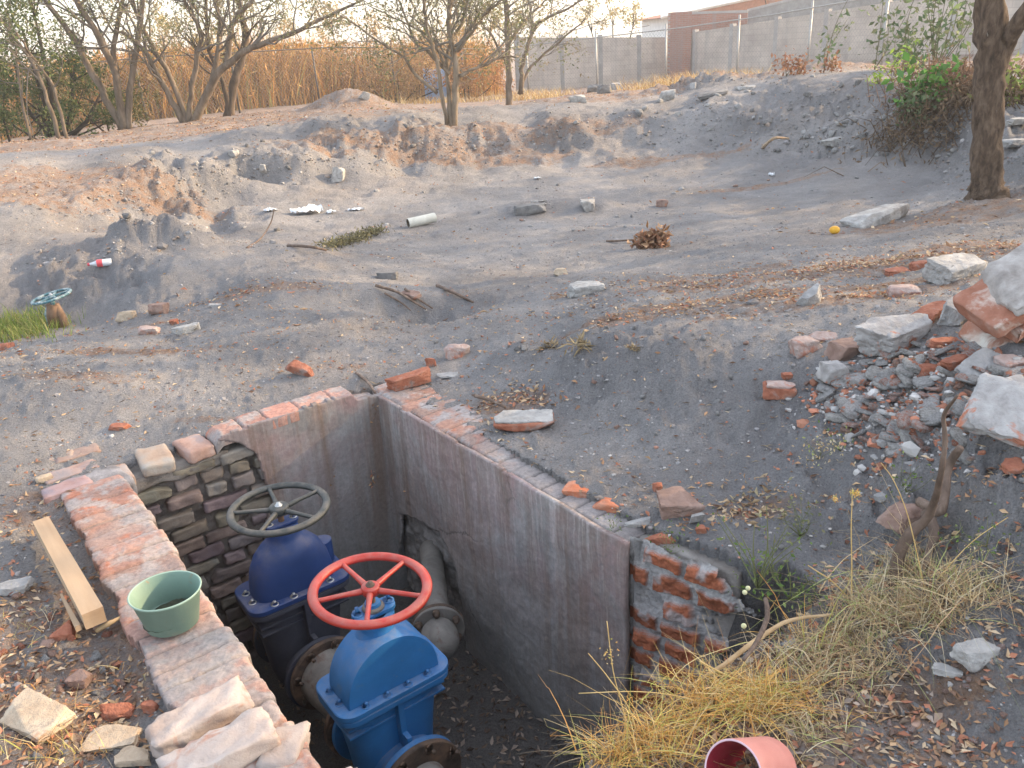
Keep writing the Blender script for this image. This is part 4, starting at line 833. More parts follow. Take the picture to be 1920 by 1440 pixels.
def leafmat(name, tr=.35, rough=.6):
    m, nt, bs, N, L = newmat(name); c = attr(nt, 'Col'); L.new(c, bs.inputs['Base Color']); bs.inputs['Roughness'].default_value = rough; bs.inputs['Specular IOR Level'].default_value = .3
    t = N.new('ShaderNodeBsdfTranslucent'); mx = N.new('ShaderNodeMixShader'); mx.inputs[0].default_value = tr; L.new(c, t.inputs[0]); L.new(bs.outputs[0], mx.inputs[1]); L.new(t.outputs[0], mx.inputs[2]); L.new(mx.outputs[0], N['Material Output'].inputs[0]); return m
leafM = leafmat('leaf', .35); strawM = leafmat('dry_straw', .3); deadM = leafmat('dead_leaf', .15, .8)
barkM = mat('grey_bark', [(.3, (.10, .085, .07)), (.5, (.20, .175, .15)), (.7, (.31, .28, .25))], 9, bmp=.8, bdist=.01, bscale=30, stretch=(1, 1, .3), useattr=True)
GRN = [(.07, .10, .03), (.11, .14, .045), (.05, .075, .025), (.15, .16, .06)]; DRY = [(.30, .19, .085), (.40, .26, .12), (.22, .13, .06), (.34, .20, .11)]
STRAW = [(.50, .36, .17), (.42, .27, .11), (.56, .44, .25), (.34, .20, .08)]
def grow(mb, p, d, L, r, lv, tips, g, up=.15, wig=.35, kids=(2, 4), col_=(1, 1, 1), shrink=.62, spread=.6):
    n = 5; pts = [np.array(p)]; d = np.array(d, float); d /= np.linalg.norm(d)
    for i in range(n):
        d = d+g.normal(size=3)*wig*.35+np.array([0, 0, up*.3]); d /= np.linalg.norm(d); pts.append(pts[-1]+d*L/n)
    tube(mb, pts, np.linspace(r, r*.45, n+1), 6 if r > .02 else (4 if r > .008 else 3), col_, cap=False)
    if lv <= 0:
        tips += pts[2:]; return
    for k_ in range(g.integers(*kids)+1):
        i = g.integers(2, n+1); q = pts[i]; a = g.normal(size=3); a -= d*(a @ d); a /= np.linalg.norm(a)+1e-9
        grow(mb, q, d+a*spread*g.uniform(.6, 1.4), L*shrink*g.uniform(.7, 1.2), r*.5, lv-1, tips, g, up, wig, kids, col_, shrink, spread)
def limbtree(name, label, limbs, yd, group=None, col_=(1, 1, 1), leaf=None, seed=1, twig=2, tl=.8, nleaf=6, lsize=.09, extra=()):
    """limbs: list of (pixel polyline, base radius px, tip radius px, depth drift); each limb is a real tube at its own distance"""
    g = np.random.default_rng(seed); b0 = aty(*limbs[0][0][0], yd); gz = float(H(b0[0], b0[1])); tr = empty(name, (b0[0], b0[1], gz), label, 'tree', group); L0 = np.array([b0[0], b0[1], gz])
    tk = MB(); tips = []; tw = MB()
    for (pl, r0, r1, dr) in limbs:
        m = len(pl); P = smooth_poly([aty(x, y, yd+dr*(i/(m-1))**1.2) for i, (x, y) in enumerate(pl)], 4)
        if len(pl) > 2 and abs(pl[0][1]-limbs[0][0][0][1]) < 14: P[0][2] = min(P[0][2], gz-.08)
        n = len(P); P[1:-1] += g.normal(size=(n-2, 3))*.012*(yd/20); s = yd/FPX*.92
        rr_ = np.linspace(r0*s*.70, r1*s*.70, n); tube(tk, P, rr_, 9, tuple(3.9*q for q in col_), wob=.3)
        for i in range(n//3, n):
            if g.random() < .8 or i == n-1:
                d = P[i]-P[i-1]; a = g.normal(size=3); a[2] += .3; d = d/np.linalg.norm(d)*.8+a*.7
                grow(tw, P[i], d, tl*g.uniform(.6, 1.3), min(rr_[i]*.5, .03), max(twig, 2), tips, g, .12, .4, (1, 4), col_)
    for (c, rad, n) in extra: tips += list(np.array(c)+g.normal(size=(n, 3))*rad)
    ob('trunk', tk, barkM, tr, L0)
    if tips and leaf:
        T = np.array(tips); T = T[g.random(len(T)) < .8]; C = np.repeat(T, nleaf, 0)+g.normal(size=(len(T)*nleaf, 3))*.10*(lsize/.06); leafcards(tw, C, lsize, leaf, g=g)
        cr = tw.mesh('crown', True, L0); cr.materials.append(barkM)
    else: cr = tw.mesh('crown', True, L0)
    cr.materials.clear(); cr.materials.append(crownM); ob('crown', cr, None, tr)
    return tr
crownM = leafmat('twig_and_leaf', .25, .8)
BK = (.20, .175, .15)
GT = 'bare branching trees along the back bank'
pale = [(.20, .21, .10), (.26, .24, .13), (.15, .16, .07), (.30, .23, .13)]
limbtree('bare_tree', 'bare grey tree with several straight leaning stems, second from the left edge', [([(230, 243), (187, 163), (133, 67), (77, -10), (40, -70)], 10, 5, .5), ([(233, 243), (217, 143), (187, 73), (140, -5), (120, -80)], 11, 6, -.4), ([(241, 244), (243, 170), (260, 67), (268, -10), (268, -90)], 10, 5, .6), ([(218, 145), (214, 85), (232, -5), (236, -70)], 8, 4, .3)], 20, GT, BK, pale, 3, 1, 1.0, 3, .07)
limbtree('bare_tree', 'bare grey tree whose limbs fan out from one low fork', [([(348, 236), (313, 173), (277, 103), (245, 70), (215, 55)], 9, 3, -.5), ([(352, 237), (323, 150), (280, 77), (243, -5), (220, -60)], 8, 4, .6), ([(354, 238), (360, 160), (370, 97), (378, 67), (360, 27), (335, -20)], 8, 4, .2), ([(362, 238), (400, 152), (440, 108), (485, 85), (550, 62), (620, 28), (680, 0)], 12, 2.5, -.8), ([(425, 125), (432, 75), (440, 35), (470, 5), (480, -40)], 9, 4, 0), ([(395, 160), (408, 110), (412, 55), (405, 0), (400, -60)], 8, 4, .5)], 20.5, GT, BK, pale, 5, 2, .9, 3, .07)
limbtree('bare_tree', 'dark thick trunk standing behind the fan-shaped bare tree', [([(430, 224), (437, 165), (447, 130), (460, 80), (455, 30), (440, -30)], 13, 7, .5), ([(423, 226), (425, 190), (412, 140), (393, 95), (388, 40), (385, -40)], 7, 4, -.5)], 23, GT, (.12, .10, .085), pale, 7, 1, 1.0, 3, .08)
limbtree('bare_tree', 'thin leaning trees with sparse leaves at the far left edge', [([(112, 262), (90, 190), (62, 120), (20, 60), (-20, 10)], 6, 3, .4), ([(126, 264), (100, 165), (60, 105), (30, 60)], 5, 2.5, -.6), ([(60, 268), (40, 180), (30, 90), (10, 20)], 4, 2, .6)], 18.5, GT, BK, GRN, 9, 2, .9, 5, .07)
limbtree('bare_tree', 'pale many-stemmed bare tree standing on the bank in the middle', [([(850, 236), (855, 167), (853, 100), (843, 60), (842, 20), (850, -40)], 10, 6, .2), ([(838, 234), (827, 167), (820, 117), (800, 50), (795, 10), (790, -50)], 6, 4, -.3), ([(845, 236), (842, 190), (838, 130), (845, 80), (870, 30), (880, -30)], 7, 4, .4), ([(820, 175), (780, 140), (757, 107), (717, 83), (673, 50), (640, 30)], 5, 1.5, -.5), ([(862, 142), (880, 133), (907, 122), (940, 108), (973, 106)], 5.5, 2, .3), ([(842, 140), (803, 97), (783, 88), (767, 50), (748, 0), (730, -30)], 5, 2, .5), ([(857, 97), (880, 67), (907, 30), (935, 5), (960, -20)], 4.5, 2, -.3), ([(834, 125), (815, 80), (790, 60), (750, 40), (690, 10)], 4, 1.5, .4)], 14.3, GT, (.27, .24, .20), pale, 11, 2, .7, 2, .06)
limbtree('bare_tree', 'slim bare tree with rising branches in front of the grey block wall', [([(953, 192), (953, 133), (950, 67), (948, 0), (945, -50)], 9, 5, .0), ([(973, 177), (990, 133), (1023, 100), (1073, 57), (1100, 35)], 5, 1.5, .5), ([(977, 176), (980, 130), (990, 83), (1010, 43), (1057, 20), (1092, 0)], 7, 2, -.5), ([(952, 88), (973, 50), (1007, 17), (1035, -10)], 5, 2, .5), ([(950, 120), (925, 70), (905, 45), (890, 10)], 4, 1.5, -.4)], 24, GT, BK, pale, 13, 2, 1.0, 2, .07)
# the big tree on the right, its crown above the frame and throwing shade
tb0 = aty(1852, 372, 7.6); bt = empty('shade_tree', (tb0[0], tb0[1], float(H(tb0[0], tb0[1]))), 'thick brown tree trunk flaring at its foot on the right', 'tree'); L0 = np.array(bt.location)
tk = MB(); P = smooth_poly([aty(1852, 385, 7.6), aty(1851, 362, 7.6), aty(1850, 335, 7.6), aty(1850, 270, 7.6), aty(1854, 180, 7.6), aty(1858, 90, 7.6), aty(1857, 0, 7.6), aty(1850, -160, 7.7), aty(1845, -330, 7.9), aty(1860, -520, 8)], 5)
s_ = 7.6/FPX; rad = np.interp(np.arange(len(P)), [0, 4, 9, 15, 22, 28, 32, 36, 45], [46*s_, 36*s_, 28*s_, 25.5*s_, 25*s_, 25*s_, 22*s_, 20*s_, 13*s_]); tube(tk, P, rad, 28, (.42, .31, .22), wob=.45)
P2 = smooth_poly([aty(1868, 130, 7.6), aty(1885, 85, 7.55), aty(1915, 35, 7.4), aty(1980, -50, 7.2), aty(2080, -200, 7.)], 5); tube(tk, P2, np.linspace(17*s_, 11*s_, len(P2)), 20, (.42, .31, .22), wob=.3)
ob('trunk', tk, mat('brown_bark', [(.3, (.05, .034, .024)), (.5, (.13, .088, .060)), (.72, (.24, .17, .12))], 22, bmp=1., bdist=.05, bscale=30, stretch=(1, 1, .35), patch=((.30, .26, .21), 45, .66, .72)), bt, L0)
def crown(mb, cs, g, n, size, cols, br=True):
    for (c, r) in cs:
        c = np.array(c, float); k_ = int(n*r*r)
        cl = c+g.normal(size=(max(6, k_//60), 3))*r*.42
        C = cl[g.integers(0, len(cl), k_)]+g.normal(size=(k_, 3))*r*.13; leafcards(mb, C, size, cols, g=g)
g = np.random.default_rng(21); cm = MB(); tips = []
for (p, d, L) in ((P[-1], (0, 0, 1), 2.2), (P[-12], (-.6, .3, 1), 1.9), (P2[-1], (.6, -.2, 1), 2.2), (P2[-1], (.2, .7, .8), 1.9), (P[-5], (.3, .9, .9), 1.8)): grow(cm, p, d, L, .07, 3, tips, g, .2, .35, (2, 4), (.16, .11, .08))
T = np.array(tips); C = np.repeat(T, 2, 0)+g.normal(size=(len(T)*2, 3))*.12; leafcards(cm, C, .11, GRN, g=g); ob('crown', cm, crownM, bt, L0)
# unseen trees added on the right, outside the frame, to shade the hollow
def offtree(x, y, h, cs, seed, label):
    g = np.random.default_rng(seed); z = float(H(x, y)); t = empty('shade_tree', (x, y, z), label, 'tree', 'unseen shade trees added beyond the right edge'); tk = MB(); tips = []; cm = MB(); p0 = np.array([x, y, z-.1])
    tube(tk, [p0, p0+[.1, 0, h*.3], p0+[0, .1, h*.6]], [.22, .17, .12], 12, (.4, .3, .22)); ob('trunk', tk, barkM, t, (x, y, z))
    for k_ in range(5): grow(cm, p0+[0, .1, h*.55], g.normal(size=3)*[.7, .7, .2]+[0, 0, .8], h*.4, .08, 2, tips, g, .1, .3, (2, 4), (.16, .11, .08))
    crown(cm, [((x+a, y+b, z+c), r) for a, b, c, r in cs], g, 330, .16, GRN); ob('crown', cm, crownM, t, (x, y, z))
offtree(9.2, 3.2, 5, [(0, 0, 3.6, 1.5), (.5, 1.6, 3.2, 1.3), (-.3, -1.4, 3.0, 1.2), (0, .4, 2.0, 1.2)], 31, 'unseen leafy tree added for shade beyond the right edge, nearest of three')
offtree(11.5, 7.4, 6, [(0, 0, 4.4, 1.8), (.3, 1.8, 3.8, 1.6), (-.5, -1.9, 3.9, 1.5), (0, 0, 2.4, 1.7), (0, 1.5, 1.8, 1.3)], 32, 'unseen leafy tree added for shade beyond the right edge, middle of three')
offtree(14, 12.5, 7, [(0, 0, 5.0, 2.2), (0, 2.2, 4.2, 1.9), (-.6, -2.2, 4.2, 1.9), (0, 0, 2.8, 2.1)], 33, 'unseen leafy tree added for shade beyond the right edge, farthest of three')
# dry canes beyond the left fence: nobody could count them
cn = MB(); g = np.random.default_rng(41); B = []; hh = []
for (xa, ya, da, xb, yb, db, n, h0) in ((-320, 300, 25, 0, 262, 28, 1900, 1.9), (0, 262, 28, 330, 222, 31, 2600, 2.0), (330, 222, 31, 640, 186, 35.5, 3000, 2.5), (640, 186, 35.5, 930, 180, 39, 2200, 2.4)):
    a = aty(xa, ya, da); b = aty(xb, yb, db); t = g.uniform(0, 1, n); p = a[None]*(1-t[:, None])+b[None]*t[:, None]+np.stack([g.uniform(-.5, .5, n), g.uniform(0, 4, n), np.zeros(n)], 1); p[:, 2] = H(p[:, 0], p[:, 1], False)-.05; B.append(p); hh.append(h0*(1+.7*pn(p[:, 0]*.35, p[:, 1]*.2, 4)+.45*pn(p[:, 0]*1.1, 1, 4)))
B = np.concatenate(B); hh = np.concatenate(hh); blades(cn, B, hh, .02, [(.46, .23, .06), (.34, .16, .05), (.20, .10, .035), (.54, .31, .09), (.24, .22, .07)], .16, .3, 5, g)
pk = B[g.integers(0, len(B), 22000)]+np.stack([g.normal(size=22000)*.3, g.normal(size=22000)*.2, g.uniform(.05, 1, 22000)**.8*2.3], 1); leafcards(cn, pk, .26, [(.52, .27, .08), (.36, .18, .06), (.60, .37, .13), (.26, .14, .05)], aspect=.14, g=g)
ob('dry_canes', cn, strawM, None, kind='stuff', label='thick orange-brown stand of dry canes beyond the chain link fence', cat='canes')
# green bushes and trees in the far left corner, yellowish trees behind
def bush(name, px, py, yd, cs, cols, size, n, label, seed, cat='tree', trunk=.07, group=None):
    g = np.random.default_rng(seed); b = aty(px, py, yd); z = float(H(b[0], b[1], False)); t = empty(name, (b[0], b[1], z), label, cat, group); tk = MB(); cm = MB(); m = 0
    for (a, b_, c, r) in cs:
        c0 = np.array([b[0], b[1], z]); e = c0+[a, b_, c]; mid = (c0+e)/2+[a*.1, 0, -.1*c]; tube(tk, [c0-[0, 0, .1], mid, e], [trunk, trunk*.7, trunk*.25], 7, BK)
        for q in range(5): tube(tk, [mid*.4+e*.6, e+g.normal(size=3)*r*.5], [trunk*.3, trunk*.12], 4, BK)
    crown(cm, [((b[0]+a, b[1]+b_, z+c), r) for a, b_, c, r in cs], g, n, size, cols); ob('trunk' if cat == 'tree' else 'stems', tk, barkM, t, (b[0], b[1], z)); ob('crown' if cat == 'tree' else 'foliage', cm, crownM, t, (b[0], b[1], z)); return t
bush('green_tree', 110, 262, 21, [(-.2, 0, 2.6, 1.0), (.7, .3, 1.8, .8), (-.9, .2, 1.6, .9), (.2, 0, 3.6, .7), (1.3, 0, 1.1, .6), (-.3, 0, .9, .8)], GRN, .10, 1100, 'dark green leafy tree behind the thin stems in the far left corner', 51)
bush('green_bush', 20, 272, 20, [(0, 0, .7, .8), (1.1, 0, .6, .7), (-1.1, 0, .8, .8), (2.2, .2, .5, .6), (0, 0, 1.5, .6)], GRN, .09, 1100, 'low green bush against the fence at the left edge', 52, 'bush', .03)
bush('green_bush', 90, 264, 22.5, [(0, 0, 1.0, .9), (1.2, 0, 1.2, .9), (-1.2, 0, 1.1, .8), (.4, 0, 1.9, .8), (2.3, 0, .8, .7)], [(.10, .11, .04), (.15, .13, .05), (.08, .085, .03), (.22, .16, .07)], .09, 1300, 'dark olive bush right of the low green bush at the left', 60, 'bush', .03)
bush('green_bush', 205, 250, 24, [(0, 0, .7, .7), (1.0, 0, .8, .6), (-.9, 0, 1.3, .7)], [(.13, .12, .05), (.20, .15, .06), (.09, .08, .035)], .09, 1100, 'dark brownish bush behind the straight stemmed bare tree', 61, 'bush', .03)
bush('yellowing_tree', 345, 190, 44, [(0, 0, 3.2, 1.5), (1.6, 0, 2.6, 1.2), (-1.4, 0, 2.6, 1.1)], [(.34, .29, .12), (.26, .24, .10), (.40, .30, .14)], .16, 380, 'yellow-green tree beyond the canes behind the fan-shaped bare tree', 53)
bush('yellowing_tree', 640, 180, 48, [(0, 0, 3.9, 1.7), (2, 0, 3.2, 1.3), (-2, 0, 3.4, 1.3)], [(.42, .30, .13), (.34, .25, .10), (.46, .32, .15)], .16, 300, 'golden tree beyond the canes left of the middle tree', 54)
bush('yellowing_tree', 870, 175, 44, [(0, 0, 3.4, 1.6), (1.8, 0, 3.6, 1.2), (-1.8, 0, 2.8, 1.4), (3, 0, 3., 1.)], [(.30, .26, .10), (.38, .30, .12), (.22, .21, .09)], .16, 380, 'olive tree beyond the fence behind the middle bare tree', 55)
bush('yellowing_tree', 1150, 160, 50, [(0, 0, 3.6, 1.1), (1.3, 0, 3.3, .9), (-1.4, 0, 3.2, .8)], [(.34, .29, .12), (.44, .33, .15)], .16, 350, 'small yellow tree top just above the back block wall', 56)
bush('green_tree', 1480, 60, 58, [(0, 0, 5.6, 1.5), (2.6, 0, 5.8, 1.6), (-2.2, 0, 5.4, 1.2)], [(.30, .36, .09), (.22, .30, .07)], .2, 300, 'bright green tree top beside the white house roof', 57)
# brown vine-covered bush near the tree, dark brush behind it
bush('dry_bush', 750, 190, 34, [(0, 0, 1.0, 1.2), (1.3, 0, 1.3, 1.1), (-1.3, 0, .8, 1.0), (2.4, 0, .9, .9)], DRY, .11, 800, 'brown rounded dry bush growing through the fence behind the middle tree', 58, 'bush', .03)
bush('dry_bush', 880, 188, 34.5, [(0, 0, .9, 1.1), (1.2, 0, .8, 1.)], [(.45, .22, .09), (.35, .17, .07)], .11, 800, 'orange dry bush at the fence right of the middle tree', 59, 'bush', .03)
# ---------------- rubble, stones and odds and ends ----------------
KM = dict(
 lime=mat('limed_rubble', [(.3, (.23, .215, .205)), (.48, (.35, .333, .32)), (.7, (.47, .455, .44))], 14, bmp=1., bdist=.012, bscale=28, patch=[((.25, .215, .19), 5, .55, .72), ((.42, .18, .115), 4.2, .56, .60)]),
 pink=mat('pink_rubble', [(.3, (.29, .19, .16)), (.5, (.40, .31, .275)), (.7, (.46, .415, .385))], 12, bmp=1., bdist=.012, bscale=30, patch=[((.38, .165, .11), 8, .5, .60), ((.24, .21, .2), 13, .56, .66)]),
 brick=mat('broken_brick', [(.3, (.22, .075, .045)), (.5, (.34, .13, .078)), (.7, (.42, .20, .13))], 16, bmp=1., bdist=.012, bscale=34, patch=[((.36, .30, .27), 8, .54, .66), ((.20, .155, .135), 12, .55, .68)]),
 brown=mat('brown_brick', [(.3, (.17, .105, .08)), (.5, (.26, .17, .135)), (.7, (.34, .25, .21))], 10, bmp=.9, bdist=.008, bscale=40, patch=((.36, .16, .09), 5, .58, .66)),
 conc=mat('grey_rubble', [(.3, (.22, .215, .21)), (.5, (.32, .31, .30)), (.7, (.44, .43, .415))], 14, bmp=1., bdist=.012, bscale=35),
 pale=mat('pale_stone', [(.3, (.24, .23, .215)), (.5, (.35, .335, .315)), (.7, (.47, .455, .43))], 13, bmp=1., bdist=.012, bscale=25, patch=[((.22, .20, .185), 6, .54, .68), ((.18, .17, .16), 25, .6, .68)]),
 cream=mat('cream_stone', [(.3, (.34, .25, .17)), (.5, (.45, .35, .25)), (.7, (.54, .45, .34))], 10, bmp=1., bdist=.010, bscale=30, patch=[((.38, .19, .11), 7, .58, .66), ((.26, .22, .18), 14, .56, .68)]),
 dark=mat('dark_stone', [(.3, (.11, .105, .10)), (.5, (.17, .165, .16)), (.7, (.24, .23, .22))], 9, bmp=.8, bdist=.008, bscale=35))
_seed = [100]
def put(name, V, F, m, P, rot, label, cat, group=None, sink=.25, hz=0.0, smooth=True, sharp=38):
    me = MB(); me.add(V @ np.asarray(rot).T, F); zmin = me.v[0][:, 2].min(); zh = me.v[0][:, 2].max()-zmin
    o = ob(name, me, m, None, (0, 0, 0), smooth, sharp, label, cat, group, local=True); o.location = (P[0], P[1], P[2]-zmin-zh*sink+hz); return o
def rk(px, py, wpx, kind, label, dr=.7, hr=.5, yaw=0., rx=0., ry=0., slab=False, z=None, name='rock', cat='rock', group=None, sink=.25, n=4, planes=9, rough=.055, hz=0.0):
    _seed[0] += 1; P = ground(px, py) if z is None else hit(px, py, z); w = wpx*mpp(P); V, F = rockmesh((w, w*dr, w*hr), _seed[0], n, planes, rough, slab)
    return put(name, V, F, KM[kind], P, rotm(rx, ry, yaw), label, cat, group, sink, hz)
CH, BP, SL = 'masonry_chunk', 'brick_piece', 'slab'
rk(1097, 552, 80, 'pale', 'pale grey concrete lump lying alone on the dirt in the middle', .75, .45, .2, slab=True, name='stone', cat='stone')
rk(1051, 516, 27, 'cream', 'small cream stone behind the pale concrete lump', .8, .7, name='stone', cat='stone')
rk(1520, 570, 55, 'conc', 'grey pointed stone standing on the orange leaf strip', .5, .7, .5, 0, -.35, name='stone', cat='stone', planes=5)
rk(1505, 662, 68, 'pink', 'pinkish white brick chunk at the left tip of the rubble heap', .6, .5, .3, name=BP, cat='brick')
rk(1543, 640, 60, 'pink', 'thin tilted plaster slab behind the pinkish white chunk', .5, .22, -.3, .3, name=SL, cat='slab', slab=True)
rk(1583, 672, 78, 'brown', 'brown broken half brick at the edge of the rubble heap', .75, .72, .4, .15, .1, name=BP, cat='brick', planes=7)
rk(1680, 652, 128, 'lime', 'large white plastered chunk with a round red patch', .6, .5, .45, .35, -.1, name=CH, cat='rubble', planes=6, n=5)
rk(1735, 602, 74, 'brick', 'bright orange brick end wedged behind the large white chunk', .7, .45, .5, .1, -.15, name=BP, cat='brick', planes=4)
rk(1802, 600, 105, 'conc', 'grey mortared block leaning behind the orange brick end', .6, .6, .55, .25, -.1, name=CH, cat='rubble', planes=4, slab=True, n=5)
rk(1790, 520, 112, 'pale', 'pale squared block with a small hole on the dirt above the heap', .65, .42, .35, .1, 0, name=CH, cat='rubble', planes=3, slab=True, n=5)
rk(1722, 508, 40, 'brick', 'orange half round brick touching the pale squared block', .8, .7, name=BP, cat='brick')
rk(1680, 513, 58, 'brick', 'flat red brick sliver left of the half round brick', .5, .22, .2, slab=True, name=BP, cat='brick')
rk(1693, 556, 66, 'pink', 'pale topped brick lying between the squared block and the large white chunk', .55, .42, -.1, slab=True, name=BP, cat='brick')
rk(1563, 722, 62, 'lime', 'grey white pointed mortar piece below the brown half brick', .6, .9, .2, .2, .25, name=CH, cat='rubble', planes=5)
rk(1790, 700, 62, 'brick', 'rounded orange brick in the middle of the heap', .5, .45, .35, name=BP, cat='brick')
rk(1742, 702, 40, 'brick', 'small orange brick lump left of the rounded orange brick', .7, .6, name=BP, cat='brick')
rk(1838, 700, 125, 'conc', 'long tilted grey plaster slab in the heap', .45, .16, .5, .5, -.25, name=SL, cat='slab', slab=True, n=5)
rk(1890, 688, 62, 'pink', 'pinkish grey slab beside the long tilted slab', .7, .25, .2, .2, name=SL, cat='slab', slab=True)
rk(1885, 745, 118, 'lime', 'flat white slab with orange stains above the big corner slab', .45, .18, .15, .25, -.05, name=SL, cat='slab', slab=True, n=5)
rk(1888, 835, 175, 'lime', 'big white leaning slab with red stain at the right edge', .85, .20, -.62, .55, .12, name=SL, cat='slab', slab=True, n=5, planes=6, sink=.2, hz=.02)
rk(1910, 600, 70, 'pink', 'pinkish lump under the fallen brick masonry', .7, .7, name=CH, cat='rubble')
rk(1900, 890, 60, 'brick', 'orange brick showing under the big white leaning slab', .6, .35, name=BP, cat='brick')
rk(1770, 650, 70, 'brick', 'flat dull orange brick under the grey mortared block', .5, .25, .1, slab=True, name=BP, cat='brick')
# fallen piece of brick masonry, courses still bonded
Pm = ground(1900, 640); mm = empty('fallen_masonry', Pm, 'large fallen piece of brick masonry with several mortar layers at the right edge', 'rubble'); MR = rotm(.25, -.5, .1); b = MB(); mo = MB(); w_ = 112*mpp(Pm)
for kx in range(3):
    for kz in range(5):
        c = np.array([(kx-.9)*.2+(kz % 2)*.06, R.uniform(-.015, .015), (kz-1.3)*.085]); block(b, Pm+MR @ c+[.16, .06, .03], (.092, .115, .030), MR @ rotm(R.uniform(-.05, .05), 0, R.uniform(-.05, .05)), .006, .008, 10, bcol(1, .2), 26, 3)
for kz in range(6): c = np.array([.12+R.uniform(-.06, .03), .01, (kz-1.8)*.085]); block(mo, Pm+MR @ c+[.16, .06, .03], (.30, .125, .017), MR, .006, .014, 16, (1.05, 1.02, 1.0), 26, 5)
block(mo, Pm+MR @ np.array([.16, .03, 0])+[.16, .06, .03], (.27, .09, .2), MR, .02, .01, 8, (1, 1, 1), 18)
ob('brick_courses', b, mat('masonry_brick', [(.3, (.24, .10, .065)), (.5, (.33, .155, .11)), (.7, (.38, .25, .21))], 9, useattr=True, bmp=.7, bdist=.007, patch=((.55, .50, .47), 7, .50, .62)), mm, tuple(Pm)); ob('mortar', mo, mortarM, mm, tuple(Pm))
# brick with plaster cap on the pit rim
Pq = hit(983, 797, .02); bq = empty('brick_piece', Pq, 'flat red brick with white plaster on top lying on the right wall of the pit', 'brick'); q = MB(); wq = 112*mpp(Pq)/2; block(q, (0, 0, .018), (wq, .068, .019), rotm(0, .02, -.05), .010, .006, 10, (1, 1, 1), 24, 3); ob('brick', q, KM['brick'], bq)
q = MB(); block(q, (.0, .003, .041), (wq*.97, .064, .006), rotm(0, .02, -.05), .008, .006, 12, (1, 1, 1), 24, 2); ob('plaster', q, KM['pale'], bq)
Pq = ground(1460, 745); bq = empty('brick_piece', Pq, 'broken red brick with pinkish top lying alone on the dirt slope', 'brick'); q = MB(); wq = 60*mpp(Pq)/2; block(q, (0, 0, .016), (wq, .04, .027), rotm(0, .05, -.25), .009, .008, 8, (1, 1, 1), 24, 3); ob('brick', q, KM['brick'], bq)
q = MB(); block(q, (.004, .0, .045), (wq*.85, .036, .006), rotm(0, .06, -.25), .006, .005, 8, (1, 1, 1), 24, 2); ob('plaster', q, KM['pink'], bq)
rk(1475, 718, 22, 'brick', 'small brick crumb just behind the lone broken brick', .8, .7, name=BP, cat='brick')
rk(768, 728, 98, 'brick', 'orange brick lying aslant on the back corner of the pit', .3, .28, .45, .1, -.06, slab=True, name=BP, cat='brick', planes=1, sink=.1, n=5, hz=.012)
rk(563, 706, 62, 'brick', 'small orange brick wedge behind the far wall', .4, .42, -.35, .2, .2, name=BP, cat='brick', planes=5)
rk(858, 668, 50, 'pink', 'pinkish stone half sunk in the dirt behind the pit corner', .7, .6, .3, name='stone', cat='stone')
rk(809, 690, 20, 'brick', 'tiny upright red shard behind the slanting orange brick', .4, 1.2, name=BP, cat='brick')
rk(842, 708, 46, 'conc', 'thin grey plaster flakes beside the slanting orange brick', .5, .14, .2, slab=True, name='plaster_chip', cat='chip')
rk(1267, 960, 78, 'brown', 'red brick with a dusty grey top on the dirt right of the pit', .75, .62, .2, .1, .05, name=BP, cat='brick', planes=3, n=5)
rk(1306, 985, 34, 'conc', 'grey upright sliver beside the dusty topped brick', .3, .9, .3, .4, name='plaster_chip', cat='chip')
rk(1314, 998, 22, 'brick', 'small red crumb in front of the grey sliver', .8, .8, name=BP, cat='brick')
rk(1232, 925, 20, 'brick', 'small orange crumb behind the dusty topped brick', .8, 1.1, name=BP, cat='brick')
rk(1195, 992, 62, 'conc', 'whitish mortar finger on the corner of the plastered wall', .3, .25, .25, name='mortar_lump', cat='mortar', hz=.01)
rk(1240, 1020, 72, 'brick', 'reddish brick lying along the broken wall top', .35, .4, -.1, slab=True, name=BP, cat='brick', z=-.02)
rk(1690, 1005, 84, 'brown', 'brown grey rock beside the twisted branch', .8, .62, .2, name='rock', cat='rock')
rk(1652, 945, 36, 'conc', 'small flat grey stone above the brown grey rock', .6, .4, .3, name='stone', cat='stone')
rk(1660, 835, 32, 'conc', 'light grey chip below the heap left of the twisted branch', .7, .6, name='plaster_chip', cat='chip')
rk(1825, 1245, 86, 'pale', 'blue grey stone among dry grass at the lower right', .7, .55, .2, name='stone', cat='stone')
rk(1775, 1272, 62, 'pale', 'pale flat sliver beside the blue grey stone', .45, .3, -.5, slab=True, name='plaster_chip', cat='chip')
rk(1480, 1215, 40, 'conc', 'small grey slab on the edge of the grassy bank', .6, .3, .3, slab=True, name='stone', cat='stone')
# lower left
rk(80, 1362, 152, 'cream', 'big sunlit cream topped brick block in the lower left corner', .62, .20, -.55, .03, .03, slab=True, name=SL, cat='slab', planes=2, n=5, sink=.15, rough=.035)
rk(218, 1398, 118, 'cream', 'cream slab lying in front of the big cream topped block', .55, .22, .15, slab=True, name=SL, cat='slab', planes=3, n=5, sink=.12)
rk(222, 1348, 70, 'brick', 'jagged red brick piece between the cream slabs', .5, .5, .1, .2, name=BP, cat='brick', planes=12, rough=.09)
rk(287, 1340, 32, 'brick', 'small orange crumb right of the jagged red piece', .8, .8, name=BP, cat='brick')
rk(152, 1285, 46, 'brown', 'round reddish brown stone on the dirt below the plank', .9, .6, name='stone', cat='stone', planes=2)
rk(122, 1203, 48, 'brick', 'bright orange brick lump near the lower end of the plank', .8, .7, .3, name=BP, cat='brick')
rk(92, 1215, 30, 'brown', 'small brown stone left of the orange brick lump', .8, .6, name='stone', cat='stone')
rk(30, 1115, 66, 'conc', 'flat grey stone at the left edge beside the plank', .7, .4, .2, slab=True, name='stone', cat='stone')
